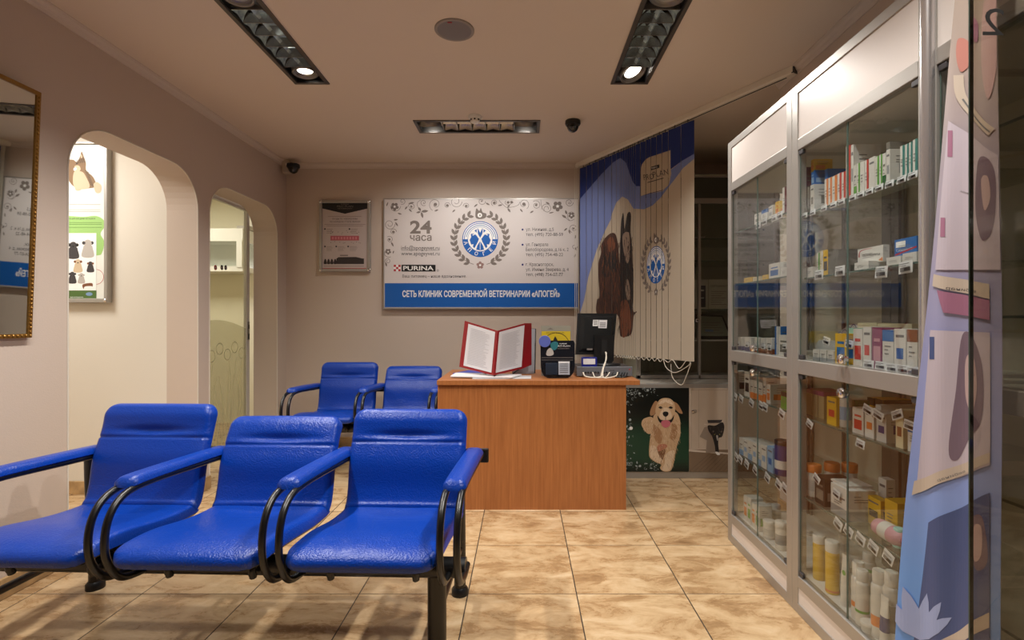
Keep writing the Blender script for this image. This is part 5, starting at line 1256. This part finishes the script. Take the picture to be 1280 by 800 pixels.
carton(z, 1068, 1086, 327.5, .16, 'w', 'c', 'plain', 'flat white box lying under the red arc box ' + S)
t = carton(z + .022, 1072, 1104, 309, .02, 'w', 'r', 'plain', 'upright white box with a red arc and dark lettering ' + S, x=1.12)
D = Design(); f12 = lambda a, b, off: (1.12 - off, yx(a, 1.12), Z(b, yx(a, 1.12)))
D.line([(1074, 322), (1075, 315), (1082, 311.5), (1090, 310.5)], 1.4, INKRED, 5, True); D.text('НОРВИУМ', 1078, 320.5, INKDARK, h=3, w=22, rot=-.05); D.poly([(1098, 325), (1103, 321), (1103.5, 326)], C['o'])
D.onto(MB(), f12).build('printing', t)
t = carton(z + .028, 1118, 1146, 297.5, .03, 'b', 'w', 'plain', 'blue box with a white label and red stripe ' + S, x=1.12)
D = Design(); D.poly([(1120, 303), (1132, 300.5), (1132, 308), (1120, 310)], INKWHITE); D.poly([(1119, 318), (1146, 307), (1146, 309), (1119, 320)], INKRED); D.text('ГАМАВИТ', 1121, 315, INKWHITE, h=3, w=20, rot=-.15); D.onto(MB(), f12).build('printing', t)
for k, (a, b, yt) in enumerate(((1108, 1126, 321), (1128, 1146, 315.8))): carton(z, a, b, yt, .15, 'w', 'c', 'plain', ('left', 'right')[k] + ' flat white box under the blue box ' + S)
# ---- middle cabinet, floor of upper half
z = .9695; S = 'above middle rail of middle cabinet'
t = thing('card_dispenser', (1.2, yx(1025), z), 'white arched cardboard dispenser with blue rings ' + S, 'dispenser')
ar = [(yx(1001), z), (yx(1001), z + .05)] + [(yx(1001) + (yx(1050) - yx(1001)) * k / 10, z + .05 + .085 * math.sin(PI * k / 10) ** .6) for k in range(1, 10)] + [(yx(1050), z + .05), (yx(1050), z)]
MB().prism(ar, 'x', 1.22, 1.224, C['w']).build('back_arch', t)
MB().prism([(a, min(b, z + .075)) for a, b in ar], 'x', 1.146, 1.149, C['cl']).build('front_card', t)
D = Design()
for k in range(4): D.arc(yx(1008 + 5 * k), z + .09 + .01 * k, .013, .0155, 0, 2 * PI, C['n'], 18)
D.onto(MB(), lambda a, b, off: (1.22 - off, a, b)).build('ring_print', t)
for k, (a, b, yt) in enumerate(((1016, 1024, 433), (1025, 1033, 433.5), (1034, 1042, 434.5))): carton(z, a, b, yt + 4, .03, 'w', 's', 'stripe', ['first', 'second', 'third'][k] + ' low white box before the dispenser ' + S, group='low white boxes by the dispenser', x=1.085)
carton(z, 1044, 1058, 417, .05, 'y', 'b', 'patch', 'yellow and blue medicine box ' + S)
carton(z, 1061, 1067, 410, .06, 'aq', 'w', 'plain', 'pale aqua box ' + S, x=1.13)
carton(z, 1066.5, 1078, 411, .06, 'w', 'r', 'patch', 'white box with red squares ' + S); carton(z, 1078.5, 1089, 408.5, .06, 'w', 'r', 'disc', 'second white box with a red square ' + S)
carton(z, 1090, 1102.5, 409.5, .06, 'mg', 'pk', 'patch', 'purple box with a pale dog picture ' + S)
carton(z, 1103, 1117, 412.5, .06, 'w', 'b', 'top', 'white box with blue heading ' + S); carton(z, 1117.5, 1132.5, 411, .06, 'w', 'b', 'disc', 'white box with a dog and a blue square ' + S)
carton(z, 1133.5, 1147, 412, .06, 'w', 'br', 'top', 'white box with a brown dog head ' + S)
carton(z, 1072, 1096, 403.5, .05, 'c', 'aq', 'plain', 'long cream box lying behind the white boxes ' + S, x=1.20)
carton(z, 1096.5, 1140, 404.5, .05, 'c', 'aq', 'plain', 'long cream and aqua box at the back ' + S, x=1.20)
# ---- middle cabinet, third shelf
z = NZ[2]; S = 'on third shelf of middle cabinet'
for k, (a, b) in enumerate(((1008, 1014.5), (1015, 1022), (1022.5, 1030))):
    y1, y0 = yx(a, 1.12), yx(b, 1.12); t = thing('snack_tub', (1.15, (y0 + y1) / 2, z), ['first', 'second', 'third'][k] + ' clear tub with magenta lid from the far end ' + S, 'tub', 'clear tubs with magenta lids')
    MB().box(1.12, 1.21, y0 + .001, y1 - .001, z + .0005, z + .085, M('pale_treats', (176, 160, 120), .4)).build('tub', t); MB().box(1.117, 1.213, y0, y1, z + .085, z + .102, C['mg'], .002).build('lid', t)
carton(z, 1033.5, 1045.5, 496.5, .05, 'y', 'r', 'disc', 'bright yellow box with a red logo ' + S)
bottle(z, 1056.8, 488, .019, 'w', 'lb', 'b', 'white spray bottle with a blue cap ' + S, caph=.2, neck=.55)
carton(z, 1065, 1069, 500, .05, 'dg', 'g', 'plain', 'small green box beside the blue capped bottle ' + S, x=1.155)
carton(z, 1065.5, 1079.5, 510, .05, 'w', 'r', 'patch', 'white box with a red panel ' + S); carton(z, 1081, 1092.5, 512, .06, 'w', 'o', 'disc', 'white carton with an orange dog picture ' + S)
carton(z, 1094.5, 1101.5, 506, .14, 'w', 'dg', 'plain', 'tall green sided white box ' + S, x=1.12); carton(z, 1095.5, 1108, 516, .07, 'cl', 'n', 'disc', 'pale grey carton with a dark round emblem ' + S)
t = carton(z, 1119.5, 1129, 512, .08, 'c', 'br', 'disc', 'large cream carton with a gable top ' + S)
carton(z, 1134.5, 1150, 532, .05, 'w', 'b', 'top', 'white box with blue upper half ' + S)
for k, (a, b) in enumerate(((1084, 1092), (1094, 1104))): carton(z, a, b, 497 + 2 * k, .10, 'y', 'k', 'top', ('left', 'right')[k] + ' yellow box lying at the back ' + S, x=1.24)
# ---- middle cabinet, fourth shelf
z = NZ[3]; S = 'on fourth shelf of middle cabinet'
for k, (pc, yt, xx) in enumerate(((1017, 579, 1.12), (1040, 577, 1.18), (1062, 578, 1.24))):
    bottle(z, pc, yt + 1, .026, 'w', 'cl', 'o', ['first', 'second', 'third'][k] + ' white jar with orange lid from the far end ' + S, name='jar', x=xx, caph=.24, neck=.98, group='orange lidded jars on the middle cabinet shelf')
carton(z, 1018.5, 1031, 596, .10, 'k', 'gy', 'patch', 'black box with faint lettering ' + S)
carton(z, 1038.5, 1061, 608, .09, 'w', 's', 'stripe', 'white box with grey side ' + S); carton(z + .0005 + Z(608, yx(1049)) - z, 1038.5, 1058, 602.8, .09, 'w', 's', 'plain', 'flat white box lying on the grey sided box ' + S, x=1.1)
t = thing('open_tray', (1.2, yx(1098), z), 'clear low tray holding yellow packets ' + S, 'tray'); ya, yb = yx(1062, 1.1), yx(1128, 1.1)
MB().box(1.145, 1.148, yb, ya, z + .0005, z + .05, GLASS).box(1.28, 1.283, yb, ya, z + .0005, z + .05, GLASS).box(1.145, 1.283, ya - .003, ya, z + .0005, z + .05, GLASS).box(1.145, 1.283, yb, yb + .003, z + .0005, z + .05, GLASS).build('walls', t)
carton(z, 1083, 1101, 622, .03, 'y', 'k', 'disc', 'yellow packet at the front of the tray ' + S, name='packet', x=1.155, cat='packet'); carton(z, 1106, 1122, 626, .08, 'y', 'o', 'plain', 'yellow packet lying deeper in the tray ' + S, name='packet', x=1.16, cat='packet')
carton(z, 1098, 1108, 598, .03, 'w', 'k', 'disc', 'tall white card box with a small black emblem ' + S, x=1.215)
yb = yx(1104, 1.10); t = thing('pink_bottle', (1.11, yb, z + .03), 'pink bottle lying on its side ' + S, 'bottle')
MB().lathe((1.12, yb + .03, z + .027), [(.012, .03), (.024, .02), (.027, 0), (.027, -.07), (.02, -.085), (.012, -.09)], C['pk'], 22, 'y').lathe((1.12, yb + .03, z + .027), [(.0275, -.01), (.0275, -.045)], C['w'], 22, 'y', cap=False).build('body', t)
MB().lathe((1.12, yb + .03, z + .027), [(.013, -.088), (.014, -.11), (.010, -.115)], C['mg'], 16, 'y').build('cap', t)
bottle(z, 1124, 660, .017, 'aq', 'w', 'aq', 'small aqua bottle beside the pink one ' + S, x=1.12)
# ---- middle cabinet, base
z = .1445; S = 'on base of middle cabinet'
bottle(z, 1024, 668, .0215, 'y', 'y', 'w', 'left yellow can with white cap ' + S, name='spray_can', caph=.18, neck=.97, x=1.12, cat='can'); bottle(z, 1040.5, 676, .0225, 'y', 'o', 'w', 'right yellow can with white cap and orange band ' + S, name='spray_can', caph=.2, neck=.97, x=1.11, cat='can', band=(.05, .1))
bottle(z, 1010, 662, .019, 'cl', 'w', 'w', 'white bottle at the far end behind cans ' + S, x=1.30); bottle(z, 1054, 668, .019, 'cl', 'w', 'w', 'pale bottle behind the right yellow can ' + S, x=1.26)
tubef(z, 1057, 694, .034, 'w', 'w', 'w', 'first white tube with green dot ' + S, x=1.105)
D = Design(); 
mb = MB().lathe((1.105 - .0165, 1.105 * F / (1061 - CX), Z(716, 1.105 * F / (1061 - CX))), [(.009, 0), (.009, -.0008)], C['g'], 14, 'x'); tag(mb.build('round_sticker'), 'small green round sticker on the first white tube', 'sticker')
bottle(z, 1073, 702, .020, 'w', 'o', 'w', 'white bottle with a narrow orange band ' + S, x=1.10, caph=.25, band=(.3, .42)); bottle(z, 1078, 712, .020, 'w', 'g', 'w', 'white bottle with a green band ' + S, x=1.09, caph=.2, band=(.3, .36))
bottle(z, 1099, 712, .0215, 'w', 'o', 'w', 'white bottle with broad orange band ' + S, x=1.10, caph=.2, band=(.22, .42)); bottle(z, 1114.5, 714, .0215, 'w', 'gy', 'w', 'white bottle with grey lettering next to orange banded one ' + S, x=1.11, caph=.2)
bottle(z, 1086, 690, .022, 'cl', 'g', 'w', 'pale bottle with green shoulder at the back ' + S, x=1.24, band=(.7, .8)); tubef(z, 1106, 745, .03, 'w', 'n', 'w', 'white and navy tube leaning at the near end ' + S, x=1.085)
carton(z, 1086, 1100, 772, .06, 'w', 's', 'plain', 'low white carton lying in front of the bottles ' + S, x=1.10) if False else None
t = thing('round_tub', (1.10, yx(1088), z), 'low round white tub in front of the bottles ' + S, 'tub'); yy = yx(1088)
MB().lathe((1.085, yy, z + .0005), [(.02, 0), (.022, .022)], C['cl'], 22).build('tub', t); MB().lathe((1.085, yy, z + .0225), [(.023, 0), (.023, .008), (.02, .010)], C['w'], 22).build('lid', t)

# ---- far cabinet
z = FZ[0]; S = 'on top shelf of far cabinet'
carton(z, 943, 950, 267, .06, 'w', 'gy', 'disc', 'small white box at the left ' + S); carton(z, 952, 959, 262, .06, 'w', 'b', 'top', 'white box with blue top ' + S); carton(z, 960.5, 966, 257.5, .06, 'w', 's', 'disc', 'larger white box in the middle ' + S)
carton(z, 969, 974, 252, .06, 'y', 'o', 'patch', 'small yellow box ' + S); carton(z, 978, 983, 234, .07, 'w', 'm', 'vert', 'tall white and maroon box ' + S); carton(z, 983.2, 986, 232, .07, 'm', 'w', 'disc', 'tall maroon box at the right end ' + S)
z = FZ[1]; S = 'on second shelf of far cabinet'
for k, (a, b, yt, bs) in enumerate(((930, 940, 347, 'y'), (941, 950, 346, 'c'), (953, 960, 343.5, 'y'))): carton(z, a, b, yt, .08, bs, 'o', 'plain', ('flat yellow box at the far left ', 'flat cream box beside the yellow one ', 'second flat yellow box near the white one ')[k] + S)
carton(z, 961, 975, 329, .08, 'w', 'b', 'patch', 'upright white box with blue writing ' + S); carton(z, 976, 986, 334, .08, 'w', 's', 'plain', 'long white box lying at the right ' + S)
z = .9695; S = 'above middle rail of far cabinet'
for k, (a, b) in enumerate(((919.5, 927), (930.5, 939))): carton(z, a, b, 421.5, .05, 'w', 'n', 'stripe', ('left', 'right')[k] + ' small white and navy box ' + S)
for k, (a, b) in enumerate(((943, 949.5), (950.5, 956.5), (957.5, 965))): carton(z, a, b, 422.5, .05, 'w', 'br', 'stripe', ['first', 'second', 'third'][k] + ' small white and brown box from the left ' + S, group='small white and brown boxes')
carton(z, 968.5, 972.5, 408, .09, 'b', 'w', 'vert', 'tall blue box ' + S, x=1.10); carton(z, 973, 986, 419, .05, 'w', 'gy', 'patch', 'white box beside the tall blue one ' + S)
z = FZ[2]; S = 'on third shelf of far cabinet'
carton(z, 915.8, 923, 464, .05, 'w', 'k', 'patch', 'white red and black box at the far left ' + S); 
for o in ('medicine_box',): pass
carton(z, 930.5, 937, 464.5, .05, 'w', 'k', 'patch', 'second white and black box from the far left ' + S)
for k, (a, b, yt) in enumerate(((937.5, 941.8), (942.2, 947), (947.5, 953), (953.5, 959)) and ((937.5, 941.8, 475), (942.2, 947, 476), (947.5, 953, 477.5), (953.5, 957.5, 472))): carton(z, a, b, yt, .05, 'w', 'o', 'stripe', ['first', 'second', 'third', 'fourth'][k] + ' white and orange slim box from the left ' + S, group='white and orange slim boxes')
carton(z, 958, 963, 480.5, .14, 'w', 'o', 'patch', 'long brown sided box ' + S); carton(z + .0003, 957.9, 962.9, 470, .001, 'w', 'w', 'plain', 'x') if False else None
carton(z, 976, 985.5, 490, .05, 'g', 'k', 'top', 'green and black box ' + S)
z = FZ[3]; S = 'on fourth shelf of far cabinet'
for k, (a, b, yt) in enumerate(((924, 929, 547.5), (929.3, 934.5, 549), (934.8, 940, 551), (940.3, 946, 553.5), (946.3, 951, 556.5), (951.3, 958, 557))):
    carton(z, a, b, yt, .09, 'w', 'lb', ('stripe', 'disc')[k % 2], ['first', 'second', 'third', 'fourth', 'fifth', 'sixth'][k] + ' white and pale blue box from the left ' + S, group='white and pale blue boxes')
carton(z, 959, 966, 558.5, .03, 'lb', 'b', 'disc', 'pale blue box beside the navy tub ' + S)
bottle(z, 979, 550, .034, 'n', 'w', 'k', 'large navy tub with a black lid ' + S, name='supplement_tub', x=1.13, caph=.13, neck=.97, cat='tub', band=(.22, .5))
z = .1445; S = 'on base of far cabinet'
for k, (a, b, yt) in enumerate(((929.5, 934, 620), (934.3, 938.5, 622), (939.5, 944, 629), (944.3, 949, 631))): carton(z, a, b, yt, .06, 'w', ('o', 'g', 'o', 'g')[k], 'patch', ['first', 'second', 'third', 'fourth'][k] + ' slim white and green box from the left ' + S, group='slim boxes on the far cabinet base')
for k, (a, xx) in enumerate(((956, 1.2), (963, 1.2), (970, 1.2))): bottle(z, a, 630, .022, 'cl', 'w', 'w', ['first', 'second', 'third'][k] + ' pale bottle standing behind the jars ' + S, x=xx, group='pale bottles behind the jars')
bottle(z, 961.5, 650, .025, 'w', 'cl', 'w', 'left white jar at the front ' + S, name='jar', x=1.105, caph=.2, neck=.98); bottle(z, 977, 651.5, .025, 'w', 's', 'w', 'right white jar at the front ' + S, name='jar', x=1.105, caph=.2, neck=.98)
# ---- nearest cabinet (seen darkly through the glass door)
for k, (z, a, b, h, cc) in enumerate(((1.56, .78, .84, .12, 'w'), (1.56, .88, .93, .15, 'b'), (1.13, .75, .82, .11, 'gy'), (1.13, .90, .96, .14, 'w'), (.72, .78, .86, .12, 'c'), (.72, .92, .98, .10, 'n'))):
    mb = MB(); prt_box(mb, 1.12, 1.2, a, b, z + .0004, z + h, C[cc], C['s'], 'disc', 50 + k); mb.norecalc = 1
    tag(mb.build('medicine_box'), ['white box', 'blue box', 'grey box', 'second white box', 'cream box', 'navy box'][k] + ' inside the nearest cabinet seen through the glass door', 'box')

# ---- price tags clipped to the shelf edges
TAGW = M('tag_paper', (226, 226, 228), .5)
ORD = ['first', 'second', 'third', 'fourth', 'fifth', 'sixth', 'seventh', 'eighth', 'ninth', 'tenth', 'eleventh', 'twelfth', 'thirteenth']
def price_tags(z, cols, where, w=.036, h=.026, x=1.0685, up=.004):
    for k, (px, dz, rot) in enumerate(cols):
        y = x * F / (px - CX); t = MB(); R = Matrix.Rotation(rot, 3, 'X')
        def P(u, v, e=0): q = R @ Vector((0, u, v)); return (x - e - .002 * (v < 0) , y + q.y, z + up + dz + q.z)
        a, b, c, d = P(w / 2, -h), P(-w / 2, -h), P(-w / 2, 0), P(w / 2, 0)
        t.quad_slab([a, b, c, d], -.0012, TAGW)
        for u0, u1, v0, v1, m in ((-.4, .35, -.25, -.18, INKG2), (-.4, .1, -.38, -.33, INKG2), (-.35, .4, -.85, -.5, INKG2), (-.05, .4, -.8, -.55, INKDARK)):
            t.add([P(-w * u0, h * v0, .0016), P(-w * u1, h * v0, .0016), P(-w * u1, h * v1, .0016), P(-w * u0, h * v1, .0016)], [(0, 1, 2, 3)], m)
        t.norecalc = 1
        tag(t.build('price_tag'), ORD[k] + ' price tag from the left on ' + where, 'price tag', 'white shelf price tags')
price_tags(NZ[0], [(px, 0, .0) for px in (1006, 1016, 1030, 1042, 1052, 1066, 1076, 1087, 1099, 1112, 1127, 1141)], 'top shelf edge of middle cabinet', h=.020, up=.002, w=.034)
price_tags(NZ[1], [(1024, .016, 0), (1050, .018, 0), (1102, -.004, .03), (1132, .0, -.05)], 'second shelf edge of middle cabinet', w=.05, h=.034)
price_tags(.9695, [(1034, .085, .2), (1062, .08, .1)], 'dispenser of middle cabinet', w=.04, x=1.082)
price_tags(.9695, [(1052, .024, 0), (1086, .022, 0), (1101, .022, .0), (1115, .020, 0), (1129, .020, 0), (1142, .018, 0)], 'middle rail ledge of middle cabinet', w=.045, h=.024, x=1.076)
price_tags(NZ[2], [(1013, -.008, .35), (1076, -.012, .1)], 'third shelf edge of middle cabinet', w=.04)
price_tags(NZ[2], [(1086, .098, .25), (1099, .09, .3), (1120, .105, -.4), (1138, .085, .1)], 'cartons standing on third shelf of middle cabinet', w=.045, x=1.082)
price_tags(NZ[3], [(1049, -.004, .35), (1062, -.006, .35), (1077, -.006, .3), (1093, -.006, .3), (1112, -.006, .3)], 'fourth shelf edge of middle cabinet', w=.042, h=.032)
price_tags(NZ[3], [(1022, .10, .45), (1046, .085, .2)], 'black and white boxes of middle cabinet fourth shelf', w=.04, x=1.082)
price_tags(FZ[0], [(948, 0, 0), (956, .006, 0), (968, .004, 0), (975, .006, 0)], 'top shelf edge of far cabinet', w=.04, h=.03)
price_tags(.9695, [(923, .04, 0), (934, .04, 0), (946, .04, 0), (954, .04, 0), (962, .038, 0), (981, .05, 0)], 'small boxes above middle rail of far cabinet', w=.034, h=.024, x=1.084)
price_tags(FZ[2], [(919.5, 0, .3), (927, -.002, .3), (940, -.004, .3), (952, 0, .2), (957, 0, .2), (978, -.004, .3)], 'third shelf edge of far cabinet', w=.045, h=.034)
price_tags(FZ[3], [(917, 0, .35), (921, 0, .35), (926, 0, .3), (934, -.002, .3), (945, -.004, .3), (960, -.004, .3), (974, -.002, .3), (982, -.002, .3)], 'fourth shelf edge of far cabinet', w=.045, h=.036)

# ================================================================== HANGING BANNER in front of the nearest cabinet
XBN = 1.0
yxb = lambda px: XBN * F / (px - CX)
t = thing('roll_up_banner', (XBN, 1.2, 0), 'pale blue veterinary banner hanging in front of nearest cabinet behind glass door', 'banner')
lerp = lambda a, b, t: a + (b - a) * t
def wave(y, z): return .004 * math.sin(y * 60 + z * 2) + .003 * math.sin(z * 5 + y * 20)
def left_y(z):      # slanting far edge of the fabric
    return lerp(yxb(1118), yxb(1202), min(1, max(0, (z - .25) / 1.75)))
BN = M('banner_base_cloth', (150, 152, 190), .55)
nt = BN.node_tree; tc = nt.nodes.new('ShaderNodeTexCoord'); sp_ = nt.nodes.new('ShaderNodeSeparateXYZ'); rp = nt.nodes.new('ShaderNodeValToRGB')
nt.links.new(tc.outputs['Object'], sp_.inputs[0]); mp_ = nt.nodes.new('ShaderNodeMath'); mp_.operation = 'DIVIDE'; mp_.inputs[1].default_value = 2.1; nt.links.new(sp_.outputs['Z'], mp_.inputs[0]); nt.links.new(mp_.outputs[0], rp.inputs[0])
e = rp.color_ramp.elements; e[0].color = lin((.36, .56, .84)) + (1,); e[1].color = lin((.62, .56, .49)) + (1,)
for p_, c_ in ((.22, (.42, .60, .86)), (.42, (.56, .60, .80)), (.60, (.60, .58, .68)), (.8, (.64, .58, .55))): q_ = e.new(p_); q_.color = lin(c_) + (1,)
nt.links.new(rp.outputs[0], nt.nodes['Principled BSDF'].inputs['Base Color'])
b = MB(); nz, ny = 50, 16; vs = []
yr_ = yxb(1250)
for j in range(nz + 1):
    z = .03 + 2.05 * j / nz
    for i in range(ny + 1):
        y = lerp(left_y(z), yr_, i / ny); vs.append((XBN + wave(y, z), y, z))
W = ny + 1; fcs = [(j * W + i, j * W + i + 1, (j + 1) * W + i + 1, (j + 1) * W + i) for j in range(nz) for i in range(ny)]
b.add(vs, fcs, BN, True); b.add([(v[0] + .0012, v[1], v[2]) for v in vs], [f[::-1] for f in fcs], C['cl'], True); b.norecalc = 1
bo = b.build('fabric', t, loc=None)
MB().box(XBN - .012, XBN + .012, yr_ - .01, left_y(2.08) + .01, 2.075, 2.10, ALU, .003).build('top_rail', t)
MB().box(XBN - .05, XBN + .018, yr_ - .01, left_y(0) + .02, 0, .055, ALU, .008).build('base', t)
D = Design(); u = lambda a, c: (1090 + a / 2.668, c / 2.668); v8 = lambda a, c: (1090 + a / 1.6, 300 + c / 1.6)
CRM = M('banner_cream', (190, 176, 160), .55); CARD = M('banner_card', (186, 176, 186), .55); MAR = M('banner_maroon', (156, 104, 130), .55); HAIR = M('banner_hair', (116, 98, 112), .55); FACE = M('banner_face', (184, 160, 158), .55); DNB = M('banner_dark_blue', (66, 82, 128), .5); PKB = M('banner_pink', (186, 156, 156), .55); PET = M('banner_petal', (150, 164, 206), .55)
D.blob([u(290, 130), u(320, 140), u(330, 200), u(300, 240), u(285, 190)], M('banner_red', (180, 120, 108), .55)); D.blob([u(330, 60), u(352, 80), u(350, 140), u(330, 120)], MAR); D.blob([u(380, 0), u(440, 0), u(430, 200), u(400, 330), u(370, 200)], PKB)
D.layer = 2; D.line([u(292, 250), u(300, 320), u(340, 380), u(410, 440)], 11, CRM, 5); D.layer = 3; D.line([u(305, 330), u(345, 388), u(405, 440)], 2, INKG2, 5)
D.layer = 2; D.poly([u(262, 402), u(430, 520), u(430, 800), u(430, 900), u(215, 900)], CARD); D.layer = 3
D.rect(1188, 163, 1194, 196, MAR); D.rect(1179, 272, 1186, 296, MAR); D.blob([u(360, 540), u(400, 530), u(420, 600), u(410, 760), u(375, 800), u(350, 700)], HAIR); D.layer = 4; D.blob([u(375, 600), u(398, 590), u(404, 660), u(385, 700)], FACE)
D.text('клиника', *u(300, 640), INKG2, h=2.2, w=16, rot=.3)
D.layer = 3; D.poly([v8(125, 68), v8(238, 88), v8(238, 118), v8(122, 92)], CRM); D.layer = 4; D.text('вебинар', *v8(182, 102), INKDARK, h=3.6, w=34, align='c', rot=.13, flip=True)
D.layer = 3; D.poly([v8(135, 100), v8(238, 120), v8(238, 160), v8(150, 145)], MAR)
D.poly([v8(118, 180), v8(238, 185), v8(238, 450), v8(90, 505)], CARD); D.layer = 4; D.rect(1163, 421, 1171, 449, DNB)
D.blob([v8(180, 190), v8(205, 200), v8(225, 260), v8(222, 360), v8(190, 400), v8(168, 440), v8(155, 420), v8(168, 300)], HAIR); D.layer = 5; D.blob([v8(190, 230), v8(206, 240), v8(212, 300), v8(200, 345), v8(186, 320), v8(184, 260)], FACE)
D.layer = 6; D.blob([v8(196, 300), v8(204, 302), v8(200, 310)], MAR, 3); D.disc(*v8(192, 268), .7, INKDARK, n=8); D.disc(*v8(206, 270), .7, INKDARK, n=8)
D.layer = 5; D.poly([v8(88, 482), v8(238, 425), v8(238, 445), v8(84, 510)], CRM); D.layer = 6; D.text('вебинар', *v8(160, 474), INKG2, h=3.2, w=32, align='c', rot=-.38, flip=True)
D.layer = 3; D.poly([v8(112, 565), v8(238, 505), v8(238, 800), v8(82, 800)], DNB); D.layer = 4; D.blob([v8(200, 560), v8(225, 555), v8(235, 640), v8(215, 660), v8(198, 610)], HAIR); D.layer = 5; D.blob([v8(208, 575), v8(224, 575), v8(224, 630), v8(210, 640)], FACE)
D.layer = 4
for k, (a, c) in enumerate(((-2.2, 120), (-1.8, 110), (-1.4, 95), (-1.0, 90), (-.6, 80))): D.leaf(*v8(92, 800), c / 1.6, 17, a, PET)
D.layer = 4; D.poly([v8(140, 800), v8(238, 745), v8(238, 775), v8(190, 800)], CRM)
def onb(px, py, off):
    y = yxb(px); z = Z(py, y); y = max(yr_, min(y, left_y(z))); return (XBN + wave(y, z) - .0008 - off, y, z)
clip_grid(D, 4, 30); D.onto(MB(), onb, .0004).build('printing', t)

# ================================================================== OPEN GLASS ENTRANCE DOOR at the right edge
PA, PB = Vector((.802, .90, 0)), Vector((.955, .42, 0)); dv = (PB - PA).normalized(); nv = Vector((-dv.y, dv.x, 0))
if nv.x > 0: nv = -nv
GD = glass_mat('tinted_door_glass', (.70, .66, .60), 1.3)
dr = bpy.data.objects.new('door_2', None); COL.objects.link(dr); dr.location = PB; dr['kind'] = 'structure'; WORLD['door_2'] = Vector(PB)
def slab(a, b, off0, off1, z0, z1, m, mb):
    p = [a + nv * off0, b + nv * off0, b + nv * off1, a + nv * off1]
    vs = [(q.x, q.y, z0) for q in p] + [(q.x, q.y, z1) for q in p]
    return mb.add(vs, [(0, 1, 2, 3), (4, 5, 6, 7), (0, 1, 5, 4), (1, 2, 6, 5), (2, 3, 7, 6), (3, 0, 4, 7)], m)
mb = slab(PA + dv * .002, PB, 0, .010, .01, 2.3, GD, MB()); mb.build('glass_leaf', dr)
slab(PA, PA + dv * .002, 0, .010, .01, 2.3, GEDGE, MB()).build('polished_edge', dr)
D = Design()
def ond(px, py, off):
    r = (px - CX) / F; tt = (r * PA.y - PA.x) / (dv.x - r * dv.y); p = PA + dv * tt + nv * (.0105 + off); return (p.x, p.y, Z(py, p.y))
D.text('2', 1247, 44, INKBLACK, h=34, w=27, align='c', flip=True); D.onto(MB(), ond).build('door_number', dr)
ha = MB()
for zz in (.9, 1.25): p = PB - dv * .1; ha.tube([p + nv * .01 + Vector((0, 0, zz)), p + nv * .05 + Vector((0, 0, zz))], .006, CHROME, 10)
p = PB - dv * .1 + nv * .05; ha.tube([p + Vector((0, 0, .86)), p + Vector((0, 0, 1.29))], .01, CHROME, 12); ha.build('door_handle', dr)
# ================================================================== CAMERA, WORLD, VIEW
cam = bpy.data.cameras.new('camera'); co = bpy.data.objects.new('camera', cam); COL.objects.link(co)
cam.sensor_width = 36; cam.lens = F / 1280 * 36; cam.shift_x = -(CX - 640) / 1280; cam.clip_start = .02
co.location = (0, 0, H); co.rotation_euler = (PI / 2, 0, 0)
SC.camera = co
w = bpy.data.worlds.new('world'); SC.world = w; w.use_nodes = True
w.node_tree.nodes['Background'].inputs[0].default_value = (.02, .02, .02, 1)
SC.view_settings.view_transform = 'Standard'; SC.view_settings.look = 'None'; SC.view_settings.gamma = 1
SC.view_settings.use_curve_mapping = False; SC.view_settings.exposure = EXPOSURE
SC.cycles.transparent_max_bounces = 40; SC.cycles.max_bounces = 10; SC.cycles.diffuse_bounces = 6; SC.cycles.glossy_bounces = 6
SC.cycles.sample_clamp_indirect = 4
